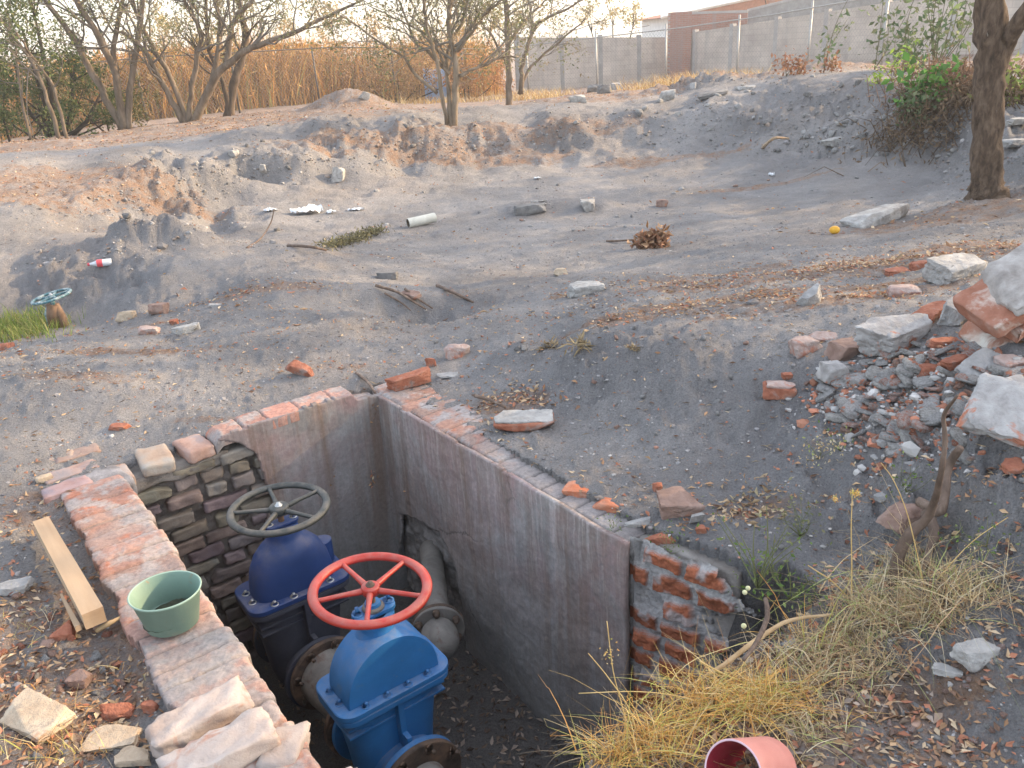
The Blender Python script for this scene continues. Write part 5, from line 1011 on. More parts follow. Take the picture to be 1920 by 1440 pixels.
rk(225, 805, 46, 'brick', 'flat dark red fragment behind the rim bricks', .55, .25, -.1, slab=True, name=BP, cat='brick')
rk(250, 1432, 70, 'cream', 'low rounded piece at the very bottom left of the pale bricks', .6, .4, .1, name='stone', cat='stone')
rk(85, 905, 34, 'cream', 'small cream stone on the dirt left of the pit', .6, .6, .6, name='stone', cat='stone')
# middle left
rk(240, 600, 38, 'cream', 'tan rounded rock catching the sun near the blue handwheel', .7, .6, name='stone', cat='stone')
rk(298, 590, 42, 'brown', 'brown rock right of the tan rounded rock', .7, .6, .2, name='stone', cat='stone')
rk(350, 625, 56, 'pale', 'pale grey wedge with a yellowish end on the path', .5, .4, .5, slab=True, name='stone', cat='stone')
rk(280, 628, 44, 'pink', 'red and cream brick fragment on the path', .6, .4, name=BP, cat='brick')
rk(326, 607, 18, 'brick', 'small red crumb on the path between the rocks', .8, .7, name=BP, cat='brick')
rk(405, 575, 30, 'conc', 'thin grey flake on the path slope', .5, .25, slab=True, name='plaster_chip', cat='chip')
rk(727, 523, 50, 'dark', 'dark flat stone on the lip of the small hollow', .5, .35, -.2, slab=True, name='stone', cat='stone')
rk(12, 655, 30, 'brick', 'dull red stone at the left edge of the path', .8, .5, name='stone', cat='stone')
rk(770, 560, 50, 'brown', 'brown clod slab inside the small hollow', .4, .3, -.6, .3, slab=True, name='stone', cat='stone')
# basin
rk(1640, 418, 150, 'pale', 'long pale slab of rock lying at the foot of the big tree', .42, .22, .42, -.12, -.10, slab=True, name='slab_rock', cat='rock', planes=5, n=5, sink=.25, rough=.02)
rk(992, 398, 72, 'dark', 'low dark slab with a pale edge in the middle of the hollow', .5, .3, .2, slab=True, name='stone', cat='stone')
rk(1104, 396, 30, 'pale', 'round pale stone right of the low dark slab', .9, .8, name='stone', cat='stone')
rk(1240, 388, 22, 'brown', 'small round brown stone in the hollow', .9, .8, name='stone', cat='stone')
rk(638, 340, 26, 'pale', 'white squared stone below the back bank', .8, .9, name='stone', cat='stone', planes=3)
rk(496, 338, 15, 'pale', 'small white stone at the foot of the left bank', .8, 1.3, name='stone', cat='stone')
rk(440, 300, 24, 'conc', 'grey stone stuck in the left bank', .8, .6, name='stone', cat='stone')
rk(685, 188, 18, 'pale', 'pale stone on top of the dirt pile', .6, 1.0, .3, 0, .5, name='stone', cat='stone')
rk(1084, 192, 34, 'pale', 'pale grey boulder on the back bank in front of the block wall', .8, .6, name='boulder', cat='rock')
for i_, (a, b, c, l) in enumerate([(1112, 172, 26, 'dark lump left of three beside the dry grass'), (1132, 175, 30, 'dark lump in the middle of three beside the dry grass'), (1155, 168, 24, 'pale sided lump right of three beside the dry grass')]): rk(a, b, c, 'dark' if i_ < 2 else 'conc', l, .8, .7, name='boulder', cat='rock', group='lumps on the back bank')
rk(1335, 182, 66, 'dark', 'long thin slab jutting from the crest of the right bank', .4, .16, .1, 0, -.12, slab=True, name=SL, cat='slab')
rk(1250, 188, 34, 'pale', 'pale boulder on the crest left of the jutting slab', .7, .6, name='boulder', cat='rock')
rk(1400, 168, 44, 'pale', 'pale flat stone on the crest right of the jutting slab', .5, .25, .2, slab=True, name='stone', cat='stone')
rk(1562, 280, 44, 'pale', 'pale wedge stone low on the right bank', .5, .4, .4, name='stone', cat='stone')
rk(1905, 245, 60, 'pale', 'upper pale slab behind the big tree at the right edge', .5, .25, .4, slab=True, name=SL, cat='slab')
rk(1900, 285, 66, 'conc', 'lower grey slab behind the big tree at the right edge', .5, .25, .4, slab=True, name=SL, cat='slab')
# repeats: chips of the heap and stones of the banks
protos = {}
ANC = [((1680, 620), 'large white plastered chunk'), ((1583, 650), 'brown half brick'), ((1888, 830), 'big white leaning slab'), ((1838, 690), 'long tilted plaster slab'), ((1563, 700), 'grey white pointed mortar piece'), ((1790, 690), 'rounded orange brick'), ((1885, 735), 'flat white orange-stained slab'), ((1700, 800), 'middle of the heap'),
 ((1640, 400), 'long pale slab rock'), ((1850, 340), 'big tree'), ((1220, 445), 'dead leaf bundle'), ((793, 418), 'cream plastic pipe'), ((577, 400), 'white plastic scrap'), ((992, 390), 'low dark slab'), ((1104, 388), 'round pale stone'), ((660, 455), 'mossy clump'), ((638, 330), 'white squared stone'), ((1097, 545), 'pale concrete lump'), ((1051, 512), 'small cream stone'), ((727, 515), 'dark stone of the small hollow'),
 ((983, 785), 'plaster topped brick'), ((1460, 730), 'lone broken brick'), ((1520, 560), 'grey pointed stone'), ((768, 720), 'slanting orange brick'), ((1267, 940), 'dusty topped brick'), ((1740, 960), 'twisted branch'), ((1690, 985), 'brown grey rock'), ((1825, 1230), 'blue grey stone'), ((1400, 1420), 'orange plastic pipe'), ((80, 1350), 'big cream topped block'), ((218, 1390), 'cream slab'), ((152, 1275), 'round reddish stone'), ((122, 1195), 'orange brick lump'), ((30, 1105), 'flat grey stone'),
 ((850, 235), 'middle bare tree'), ((350, 240), 'fan-shaped bare tree'), ((230, 245), 'straight stemmed tree'), ((1335, 178), 'jutting slab'), ((1250, 185), 'pale boulder on the crest'), ((1562, 275), 'pale wedge stone'), ((1740, 220), 'dark tangled brush'), ((660, 200), 'dirt pile'), ((190, 495), 'plastic bottle')]
ORD = ['nearest', 'second nearest', 'third nearest', 'fourth nearest', 'fifth nearest', 'sixth nearest', 'seventh nearest', 'eighth nearest', 'ninth nearest', 'tenth nearest', 'eleventh nearest', 'twelfth nearest', 'thirteenth nearest', 'fourteenth nearest', 'fifteenth nearest', 'sixteenth nearest', 'seventeenth nearest', 'eighteenth nearest']
CW = dict(lime='whitish', pink='pinkish', brick='red', brown='brown', conc='grey', pale='pale', cream='cream', dark='dark')
def scatter(pts, kinds, sizes, noun, cat, name, group, seed, flat=.4):
    g = np.random.default_rng(seed); made = []
    for (px, py) in pts:
        kd = kinds[g.integers(0, len(kinds))]; key = (kd, g.integers(0, 5), flat)
        if key not in protos:
            V, F = rockmesh((1, g.uniform(.5, .8), flat*g.uniform(.6, 1.3)), int(g.integers(0, 9999)), 3, 8, .06, flat < .35); q = MB(); q.add(V, F); me = q.mesh('chip'); me.materials.append(KM[kd]); protos[key] = me
        P = ground(px, py); s = g.uniform(*sizes)*mpp(P); o = bpy.data.objects.new(name, protos[key]); col.objects.link(o); o.location = (P[0], P[1], P[2]+s*.04); o.scale = (s, s, s); o.rotation_euler = (g.normal()*.3, g.normal()*.3, g.uniform(0, 6.28))
        ds = [math.hypot(px-a[0], (py-a[1])*1.8) for a, _ in ANC]; i = int(np.argmin(ds)); (ax_, ay_), an = ANC[i]; dx, dy = px-ax_, (py-ay_)*1.8
        rel = ('right of' if dx > 0 else 'left of') if abs(dx) > abs(dy) else ('in front of' if dy > 0 else 'behind')
        made.append((o, (CW[kd], rel, an), ds[i]))
    cnt = {}
    for o, k3, d in sorted(made, key=lambda m: m[2]):
        n = cnt.get(k3, 0); cnt[k3] = n+1; tag(o, '%s %s %s the %s, %s' % (k3[0], noun, k3[1], k3[2], ORD[min(n, 17)]), cat, group)
g = np.random.default_rng(61)
def inpts(poly, n, g):
    p = np.array(poly, float); lo, hi = p.min(0), p.max(0); out = []
    while len(out) < n:
        q = g.uniform(lo, hi)
        if inpoly(q[0], q[1], poly): out.append(tuple(q))
    return out
HEAP = [(1560, 690), (1640, 665), (1740, 650), (1850, 660), (1919, 700), (1919, 790), (1800, 800), (1830, 880), (1760, 860), (1640, 850), (1560, 790), (1520, 760)]
scatter(inpts(HEAP, 150, g), ['conc', 'pale', 'lime', 'pale', 'pink'], (18, 62), 'plaster chip', 'chip', 'plaster_chip', 'grey plaster chips in the rubble heap', 62, .2)
scatter(inpts(HEAP, 80, g), ['brick', 'pink', 'brown', 'pink'], (14, 36), 'brick chip', 'chip', 'brick_chip', 'red brick chips in the rubble heap', 63, .42)
scatter(inpts([(1380, 275), (1560, 240), (1800, 250), (1800, 300), (1600, 300), (1400, 300)], 30, g), ['conc', 'dark', 'conc', 'pale'], (7, 20), 'scree stone', 'stone', 'scree_stone', 'stones at the foot of the right bank', 64, .6)
scatter(inpts([(1180, 180), (1500, 135), (1640, 130), (1700, 230), (1400, 260), (1150, 260)], 46, g), ['conc', 'pale', 'dark'], (5, 20), 'bank stone', 'stone', 'bank_stone', 'stones embedded in the right bank', 65, .6)
scatter(inpts([(400, 360), (1650, 320), (1600, 440), (900, 500), (500, 480)], 60, g), ['conc', 'dark', 'pale', 'conc', 'brown'], (4, 13), 'pebble', 'stone', 'pebble', 'pebbles on the floor of the hollow', 66, .6)
scatter(inpts([(500, 610), (1300, 560), (1560, 620), (1500, 900), (1200, 880), (1000, 700), (600, 660)], 60, g), ['conc', 'dark', 'conc', 'brown'], (5, 15), 'pebble', 'stone', 'pebble', 'pebbles on the dirt behind the pit', 67, .6)
scatter(inpts([(0, 1060), (150, 1100), (240, 1260), (240, 1430), (0, 1430)], 60, g), ['brown', 'conc', 'brick', 'cream'], (7, 26), 'pebble', 'stone', 'pebble', 'pebbles left of the pit wall', 68, .65)
scatter(inpts([(1560, 1300), (1900, 1180), (1919, 1439), (1560, 1439)], 60, g), ['conc', 'pink', 'pale', 'brown'], (6, 22), 'pebble', 'stone', 'pebble', 'pebbles in the lower right corner', 69, .6)
scatter(inpts([(430, 225), (1150, 205), (1100, 285), (450, 330), (100, 360)], 34, g), ['conc', 'dark', 'dark', 'pale'], (4, 13), 'small stone', 'stone', 'bank_stone', 'stones on the back bank', 70, .6)
scatter(inpts([(1330, 1000), (1500, 1010), (1919, 900), (1919, 1100), (1700, 1120)], 40, g), ['conc', 'brick', 'pale', 'brown'], (6, 18), 'crumb', 'stone', 'pebble', 'crumbs around the twisted branch', 71, .6)

# --- pipes, pot, plank, bottle, scraps
pvcM = mat('dusty_pvc', [(.3, (.44, .43, .37)), (.7, (.60, .59, .53))], 9, rough=.55, bmp=.15)
def hollow(name, P, d, L, r, th, m, label, cat='pipe', lipm=None, inm=None):
    d = np.array(d, float); d /= np.linalg.norm(d); x = np.cross(d, [0, 0, 1]); x /= np.linalg.norm(x); y = np.cross(d, x); A = np.array([x, y, d]).T; p = empty(name, P, label, cat)
    q = MB(); lathe(q, [(r-.0005, .0), (r, .002), (r, L)], 48, A); ob('outer_shell', q, m, p)
    q = MB(); lathe(q, [(r-th, L), (r-th, 0)], 48, A); ob('inside', q, inm or m, p); q = MB(); lathe(q, [(r-th, 0), (r-th*.5, -.0018), (r-.0005, 0)], 48, A); ob('lip', q, lipm or m, p); return p
P = ground(793, 426); hollow('plastic_pipe', P+[-.16, -.02, .045], (.86, .42, .06), .33, .055, .005, pvcM, 'short cream plastic pipe lying in the hollow', inm=mat('pipe_inside_brown', [(.3, (.08, .06, .04)), (.7, (.2, .16, .12))], 9))  # inside of the pipe coloured dark brown
redpipe = mat('faded_orange_plastic', [(.3, (.46, .18, .15)), (.6, (.54, .24, .20)), (.8, (.58, .30, .26))], 5, rough=.5, bmp=.1); maroon = mat('maroon_plastic', [(.3, (.26, .02, .035)), (.7, (.36, .04, .06))], 6, rough=.45, bmp=.1); lipw = mat('pink_plastic_lip', [(.3, (.55, .36, .40)), (.7, (.66, .48, .52))], 8, rough=.5, bmp=.1)
P = hit(1374, 1450, .10); pd = np.array([.62, .50, -.52]); hollow('plastic_pipe', P, pd, .17, .070, .005, redpipe, 'orange plastic pipe end with a maroon inside at the bottom of the picture', inm=maroon, lipm=lipw)
potO = mat('green_plastic', [(.3, (.13, .20, .165)), (.6, (.17, .26, .21)), (.8, (.22, .31, .25))], 3.5, rough=.5, bmp=.2, bscale=90, spec=.4, patch=[((.30, .28, .20), 6, .55, .75), ((.22, .18, .12), 30, .64, .7)]); moss = mat('mossy_soil', [(.3, (.035, .045, .03)), (.6, (.07, .075, .05)), (.8, (.12, .11, .07))], 30, bmp=1., bdist=.01)
Pp = hit(325, 1168, .012); pot = empty('flower_pot', Pp, 'green plastic pot standing on the brick top of the left wall', 'pot'); q = MB(); lathe(q, [(.0001, .0), (.070, .0), (.075, .004), (.097, .112), (.1015, .116)], 64, sx=1.03, sy=.97); ob('wall', q, potO, pot)
q = MB(); lathe(q, [(.1015, .116), (.1035, .121), (.101, .1235), (.098, .121)], 64, sx=1.03, sy=.97); ob('rim', q, mat('green_plastic_rim', [(.3, (.22, .32, .26)), (.7, (.30, .41, .34))], 5, rough=.4, bmp=.1), pot)
q = MB(); lathe(q, [(.098, .121), (.094, .112), (.080, .030)], 64, sx=1.03, sy=.97); ob('inside', q, potO, pot)
q = MB(); th = np.linspace(0, 2*math.pi, 41)[:-1]; lathe(q, [(r, .034+.006*math.sin(r*300)) for r in np.linspace(.0001, .082, 16)], 48, sx=1.03, sy=.97); q.v[0][:, 2] += .012*fbm(q.v[0][:, 0]*25, q.v[0][:, 1]*25, 0, 4)+.012*(q.v[0][:, 0]/.08); ob('soil', q, moss, pot)
wood = mat('raw_pine', [(.3, (.31, .21, .13)), (.5, (.40, .285, .185)), (.7, (.47, .35, .24))], 8, bmp=.35, bdist=.002, bscale=40, stretch=(.12, 1, 1), patch=((.42, .25, .12), 14, .62, .75))
A1 = hit(80, 985, .03); A2 = hit(176, 1155, .03); dd = A2-A1; Lp = np.linalg.norm(dd); cz = (A1+A2)/2; cz[2] = -.005
pl = empty('timber_offcut', cz, 'pale sunlit timber offcut lying on the dirt left of the pit', 'plank', rz=math.atan2(dd[1], dd[0])); q = MB(); V, F = boxgrid(8); V = V*np.array([Lp/2, .029, .028]); V[:, 2] += (V[:, 0]/Lp)*-.008; V[:, 1] *= 1+.14*np.clip(V[:, 0]/Lp, -1, 1); V += .0012*fbm(V[:, 0]*6, V[:, 1]*40, V[:, 2]*40, 3)[:, None]; q.add(V, F); o = ob('board', q, wood, pl, sharp=30); o.location = (0, 0, .031)
q = MB(); V, F = boxgrid(4); V = V*np.array([.11, .008, .010]); V[:, 1] *= .4+.6*(V[:, 0]/.11*.5+.5); q.add(V, F); o = ob('split', q, wood, pl, sharp=30); o.location = (Lp/2-.115, -.049, .012)
# small second handwheel on its post, far left
teal = paint('teal_enamel', (.05, .14, .17), [((.30, .36, .36), 25, .5, .6)], .4)
Pv = ground(112, 612); Pv[2] -= .02; v3 = empty('gate_valve', Pv, 'small rusty valve post with a pale blue handwheel at the left', 'valve'); q = MB(); tube(q, [(-.03, 0, -.1), (-.02, 0, .1), (-.005, 0, .19)], [.06, .052, .045], 12, wob=.3); tube(q, [(.05, .01, -.1), (.03, 0, .1), (.01, 0, .19)], [.04, .035, .03], 8, wob=.3)
ob('post', q, mat('rusty_post', [(.3, (.10, .06, .04)), (.6, (.22, .14, .09)), (.8, (.30, .22, .16))], 14, bmp=.8), v3); q = MB(); tube(q, [(0, 0, .16), (-.012, 0, .25)], .016, 8); ob('stem', q, teal, v3); handwheel(v3, .25, .135, .0125, teal, zincP, .5, (math.radians(4), math.radians(-9), 0), .028)
q = MB(); tube(q, [(-.07, 0, -.05), (-.07, 0, .12), (-.04, 0, .18)], .018, 8); ob('side_bar', q, teal, v3)
# bottle
Pb = ground(190, 500); bt2 = empty('plastic_bottle', Pb, 'small clear plastic bottle with a red label and cap on the dark slope', 'bottle'); A = rotm(0, math.pi/2, .25); clear = mat('clear_plastic', [(.3, (.45, .48, .52)), (.7, (.62, .65, .68))], 9, rough=.25, bmp=.1, spec=.6); redl = mat('red_label', [(.3, (.55, .06, .08)), (.7, (.66, .12, .12))], 9, rough=.5, bmp=0)
q = MB(); lathe(q, [(.0001, .09), (.026, .09), (.030, .085), (.030, .0), (.028, -.02), (.012, -.07), (.012, -.085)], 20, A, c=(0, 0, .028)); ob('body', q, clear, bt2); q = MB(); lathe(q, [(.0312, .02), (.0312, -.025)], 20, A, c=(0, 0, .028)); ob('label_band', q, redl, bt2); q = MB(); lathe(q, [(.0135, -.082), (.0135, -.1), (.0001, -.1)], 14, A, c=(0, 0, .028)); ob('cap', q, redl, bt2)
# scraps of white plastic: crumpled sheets with thickness
whiteS = mat('white_film', [(.3, (.62, .64, .66)), (.7, (.80, .81, .82))], 9, rough=.4, bmp=.2)
def scrap(px, py, w, d, m, label, seed, hgt=.03, name='plastic_scrap', cat='litter', rot=0.):
    P = ground(px, py); g = np.random.default_rng(seed); sw = w*mpp(P)/2; n = 16; U, Wv = np.meshgrid(np.linspace(-1, 1, n), np.linspace(-1, 1, n)); X = U*sw*(1-.35*np.abs(Wv)**1.5); Y = Wv*sw*d*(1-.25*U*U); Z = hgt*(.5+fbm(U*1.7+seed, Wv*1.7, seed, 4))*1.3
    top = np.stack([X, Y, Z+.004], -1).reshape(-1, 3); bot = top-[0, 0, .003]; F = []
    for i in range(n-1):
        for j in range(n-1): a = i*n+j; F += [(a, a+1, a+n+1, a+n), (a+n*n, a+n+n*n, a+n+1+n*n, a+1+n*n)]
    q = MB(); q.add(np.vstack([top, bot]) @ rotm(0, 0, rot).T, F); return ob(name, q, m, None, tuple(P), label=label, cat=cat, local=True)
scrap(577, 404, 62, .45, whiteS, 'largest white plastic scrap lying in the hollow', 1, .07, rot=.35); scrap(508, 400, 26, .5, whiteS, 'small white plastic scrap left of the largest one', 2, .03); scrap(622, 403, 22, .5, whiteS, 'small white plastic scrap right of the largest one', 3, .03); scrap(668, 397, 32, .4, whiteS, 'thin white plastic scrap farthest right in the hollow', 4, .02)
scrap(1005, 381, 46, .2, KM['pale'], 'thin pale strip lying on the low dark slab', 5, .02, 'plastic_strip')
scrap(1790, 153, 14, .8, mat('light_blue_film', [(.3, (.30, .50, .70)), (.7, (.6, .72, .8))], 9, rough=.4), 'light blue scrap caught in the brush left of the big tree', 6, .12)
scrap(1008, 337, 14, .6, whiteS, 'tiny white scrap on the hollow floor before the back bank', 8, .02); scrap(1446, 331, 12, .8, whiteS, 'tiny white scrap on the hollow floor at the right', 9, .04)
# yellow fruit at the foot of the slab rock
P = ground(1564, 440); q = MB(); V, F = ico(3); q.add(V*np.array([.046, .04, .036])*(1+.08*fbm(V[:, 0]*2, V[:, 1]*2, V[:, 2]*2, 3)[:, None]), F); ob('fallen_fruit', q, mat('yellow_fruit', [(.3, (.62, .25, .02)), (.6, (.75, .42, .04)), (.8, (.8, .6, .2))], 10, rough=.5, bmp=.1), None, tuple(P+[0, 0, .035]), label='bright yellow fruit lying at the tip of the long pale slab', cat='fruit', local=True)
# blue cloth on the fence
Pc = aty(793, 128, 35.2); Pd = aty(835, 130, 35.4); n = 14; hcl = 1.45; U, Wv = np.meshgrid(np.linspace(0, 1, n), np.linspace(0, 1, n)); q = MB(); base_c = Pc[None, None]*(1-U[..., None])+Pd[None, None]*U[..., None]; X = base_c+np.stack([.04*Wv*np.sin(U*9), -.12+.07*np.sin(U*16)*(.4+Wv), -Wv*hcl*(1-.12*U)], -1); T0 = X.reshape(-1, 3)
F = [(i*n+j, i*n+j+1, (i+1)*n+j+1, (i+1)*n+j) for i in range(n-1) for j in range(n-1)]; q.add(np.vstack([T0, T0+[0, .02, 0]]), F+[tuple(a+n*n for a in f[::-1]) for f in F]); ob('hanging_cloth', q, mat('faded_blue_cloth', [(.3, (.20, .30, .46)), (.6, (.30, .40, .55)), (.8, (.40, .46, .56))], 2, bmp=.2), None, tuple(Pc), label='faded light blue cloth hanging on the fence behind the middle tree', cat='cloth')

# --- sticks, branches, roots
stickM = mat('grey_brown_stick', [(.3, (.07, .048, .036)), (.55, (.15, .105, .08)), (.75, (.26, .20, .16))], 22, bmp=.8, bdist=.004, bscale=60, stretch=(1, 1, .4))
def stick(pts, rpx, label, name='stick', m=stickM, extra=(), cat='stick', k_=5):
    """pts: (px,py,height over ground)"""
    P = []; 
    for (a, b, h) in pts:
        if isinstance(h, tuple): p = aty(a, b, h[0])
        else:
            p = ground(a, b); 
            if h: p = EYE+(p-EYE)*(1-h/max(.2, (EYE[2]-p[2])))
        P.append(p)
    P = smooth_poly(P, k_); q = MB(); s = mpp(P[0]); tube(q, P, np.interp(np.linspace(0, 1, len(P)), np.linspace(0, 1, len(rpx)), rpx)*s, 9, wob=.4); L0 = tuple(P[0])
    st = ob(name, q, m, None, L0, label=label, cat=cat)
    return st, L0
stick([(463, 466, 0), (490, 447, .05), (508, 420, .12), (514, 396, .2)], (2.2, 1.0), 'thin dark twig sticking up in the hollow left of the white scraps', 'twig')
stick([(540, 462, .01), (580, 466, .04), (612, 472, .01)], (3, 2), 'dark twig lying left of the mossy clump', 'twig'); stick([(820, 536, .02), (850, 550, .03), (888, 571, .0)], (3.5, 2), 'straight twig leaning across the small hollow', 'twig')
stick([(1137, 455, .01), (1165, 453, .02), (1192, 450, .03)], (2.2, 1.6), 'thin stick ending at the dead leaf bundle', 'twig'); stick([(668, 700, .0), (690, 722, .02), (705, 742, .0)], (3, 2), 'short pale root by the far corner of the pit', 'twig'); stick([(890, 745, .03), (920, 757, .03), (948, 772, .02)], (3.5, 2.5), 'thin grey stick touching the plaster topped brick', 'twig')
stick([(182, 1185, .02), (205, 1175, .03), (228, 1160, .03), (246, 1150, .02)], (5, 5, 3, 1.5), 'curved tan stick lying between plank and pot', 'twig', mat('tan_stick', [(.3, (.34, .22, .11)), (.7, (.5, .36, .2))], 20)); stick([(1430, 278, .0), (1450, 268, .1), (1478, 262, .02)], (3, 2), 'curved pale root on the right bank', 'twig', wood)
st, L0 = stick([(1672, 1118, -.02), (1682, 1060, .05), (1705, 1005, .09), (1742, 965, .14), (1762, 900, .22), (1771, 830, .26), (1768, 790, .30), (1795, 745, .34)], (12, 12, 11, 8, 5, 4, 3.5, 2), 'twisted grey brown branch rising from the dry grass at the right', 'branch', cat='branch')
Pk = [ground(1715, 1000)+[0, 0, .08], ground(1757, 1000)+[0, 0, .07], ground(1765, 955)+[0, 0, .12], ground(1785, 935)+[0, 0, .16]]; q = MB(); tube(q, smooth_poly(Pk, 5), np.linspace(9.5, 7, 16)*mpp(Pk[0]), 9, wob=.4); tube(q, smooth_poly([ground(1730, 1010)+[0, 0, .08], ground(1745, 1040)+[0, 0, .05], ground(1725, 1075)+[0, 0, -.02]], 5), np.linspace(12, 6, 11)*mpp(Pk[0]), 8, wob=.4); ob('fork', q, stickM, st, L0)
stick([(1435, 1128, .10), (1438, 1165, .12), (1420, 1205, .14), (1394, 1243, .14)], (4, 5, 4, 3), 'grey root hanging down in the washed out hole', 'root', cat='root'); stick([(1300, 1290, .02), (1360, 1250, .03), (1420, 1200, .06), (1480, 1172, .05), (1560, 1160, .03)], (4, 4.5, 5, 4, 2.5), 'long dry stalk lying along the edge of the grassy bank', 'stalk', mat('dry_stalk', [(.3, (.34, .22, .11)), (.7, (.50, .36, .21))], 20), cat='stalk')
# ---------------- leaf litter, gravel, grass ----------------
def onG(n, xr, yr, g, dens=None, pit_ok=False):
    out = []
    while len(out) < n:
        x = g.uniform(*xr, n*2); y = g.uniform(*yr, n*2); d = np.ones(len(x)) if dens is None else dens(x, y)
        k_ = g.random(len(x)) < d
        if not pit_ok: k_ &= ~pitdepth(x, y)[0]
        out += list(np.stack([x[k_], y[k_]], 1))
    a = np.array(out[:n]); return np.column_stack([a, HP(a[:, 0], a[:, 1])])
g = np.random.default_rng(81)
gv = MB(); V0, F0 = ico(1)
def pebbles(C, s, cols):
    n = len(C); sc_ = np.asarray(s)[:, None]*g.uniform(.6, 1.4, (n, 3))*[1, 1, .7]; a = g.uniform(0, 6.28, n); ca, sa = np.cos(a), np.sin(a); V = V0[None]*sc_[:, None]*(1+.25*g.normal(size=(n, len(V0), 1)).clip(-1, 1)); X = V[..., 0]*ca[:, None]-V[..., 1]*sa[:, None]; Y = V[..., 0]*sa[:, None]+V[..., 1]*ca[:, None]
    V = np.stack([X, Y, V[..., 2]], -1)+C[:, None]; F = (F0[None]+np.arange(n)[:, None, None]*len(V0)).reshape(-1, 3); gv.add(V.reshape(-1, 3), F, np.repeat(np.asarray(cols)[g.integers(0, len(cols), n)]*g.uniform(.7, 1.3, (n, 1)), len(F0), 0))
GC = [(.16, .15, .15), (.20, .19, .185), (.26, .25, .25), (.18, .175, .175), (.30, .285, .27), (.22, .20, .19), (.30, .20, .15), (.32, .17, .12), (.36, .34, .32)]
vis = lambda x, y: (np.abs(x) < .75*y+.7)*np.clip(2.2/np.hypot(x, y), .03, 1)**1.3
C = onG(26000, (-5.5, 5.5), (1.0, 9), g, vis); pebbles(C, np.exp(g.normal(-5.85, .5, len(C))), GC)
C = onG(3000, (-9, 9), (7, 15), g, lambda x, y: (np.abs(x) < .75*y)*.8); pebbles(C, np.exp(g.normal(-4.9, .4, len(C))), GC[:4]+GC[6:])
hp_ = np.array([ground(a, b) for a, b in inpts(HEAP, 260, g)]); C = hp_[g.integers(0, 260, 2200)]+np.column_stack([g.normal(size=(2200, 2))*.06, np.zeros(2200)]); C[:, 2] = HP(C[:, 0], C[:, 1]); pebbles(C, np.exp(g.normal(-5.0, .5, 2200)), [(.42, .40, .38), (.38, .16, .10), (.34, .33, .32), (.30, .14, .09)])
def slopey(x, y):
    e = .2; return np.clip(np.hypot(H(x+e, y)-H(x-e, y), H(x, y+e)-H(x, y-e))/(2*e)-.18, 0, .6)*1.6*(np.abs(x) < .75*y)
C = onG(8000, (-11, 9), (7, 17), g, slopey); C[:, 2] -= .006; pebbles(C, np.exp(g.normal(-4.55, .45, len(C))), [(.22, .21, .208), (.25, .24, .23), (.18, .172, .17), (.27, .255, .245), (.25, .20, .165)])
C = onG(5000, (-4, 4), (2.5, 8), g, lambda x, y: (np.abs(x) < .75*y)*np.clip(2*fbm(x*1.5, y*1.5, 3, 4)+.1, .0, 1)); C[:, 2] -= .002; pebbles(C, np.exp(g.normal(-5.25, .4, len(C))), [(.24, .23, .225), (.28, .265, .255), (.19, .18, .178)])
gm_ = leafmat('gravel_grain', .0, .95); ob('gravel', gv, gm_, None, smooth=False, kind='stuff', label='loose grit and small gravel over the grey dirt', cat='gravel')
LF = [(.38, .22, .12), (.28, .16, .09), (.46, .31, .18), (.54, .41, .27), (.20, .12, .08), (.40, .17, .10)]
lm = MB()
def lay(C, size, cols=LF, lift=.004, flat=.85): C = C.copy(); C[:, 2] += lift; leafcards(lm, C, size, cols, curl=.35, flat=flat, g=g)
C = onG(8500, (-4, 4), (.9, 6), g, lambda x, y: (np.abs(x) < .75*y+.6)*(litter(x, y)**1.3+.06)*np.clip(1.4*fbm(x*3, y*3, 5, 3)+.6, .02, 1)*np.clip(2/np.hypot(x, y), .1, 1)); lay(C, .026); C = onG(1500, (.2, 1.6), (.9, 2.2), g, lambda x, y: (x < .78*y)*np.clip(fbm(x*4, y*4, 2, 3)+.6, 0, 1)); lay(C, .026)
C = onG(15000, (-14, 12), (4.5, 24), g, lambda x, y: (np.abs(x) < .75*y)*(litter(x, y)**1.5+.035)*np.clip(2*fbm(x*1.2, y*1.2, 5, 4)+.5, .02, 1)); lay(C, .05, lift=.008)
C = onG(2600, (-3.5, 3.5), (.9, 6), g, lambda x, y: (np.abs(x) < .75*y+.6)*np.clip(2/np.hypot(x, y), .1, 1)*np.clip(1.5*fbm(x*2, y*2, 9, 3)+.5, .05, 1)); leafcards(lm, C+[0, 0, .003], .035, [(.52, .42, .28), (.40, .30, .19), (.30, .22, .15)], aspect=.055, curl=.2, flat=.92, g=g)
fl = np.array([pit(*q) for q in np.column_stack([g.uniform(.7, 2.9, 1500), g.uniform(-.1, .62, 1500), np.zeros(1500)])]); fl[:, 2] = HP(fl[:, 0], fl[:, 1]); lay(fl, .035, [(.26, .19, .14), (.18, .13, .095), (.34, .27, .22), (.13, .09, .07)], .006, .7)
fl = np.array([pit(*q) for q in np.column_stack([g.uniform(.1, 2.9, 900), g.uniform(.5, 1.2, 900), np.zeros(900)])]); fl[:, 2] = HP(fl[:, 0], fl[:, 1]); lay(fl, .032, [(.16, .12, .09), (.11, .085, .065), (.22, .17, .13)], .006, .7)
for (px, py, n, s) in ((700, 775, 9, .02), (700, 900, 14, .022), (735, 985, 16, .02), (755, 905, 3, .02), (620, 895, 5, .02)): # caught in the webs of the far corner
    t0, z0 = onface(px, py, w=.02) if px > 715 else (None, None)
    P = pit(t0, .02, z0) if t0 is not None else (lambda q: pit(.035, q[0], q[1]))(onface(px, py, t=.035)); C = P+g.normal(size=(n, 3))*[.012, .012, .03]; leafcards(lm, C, s, LF, g=g)
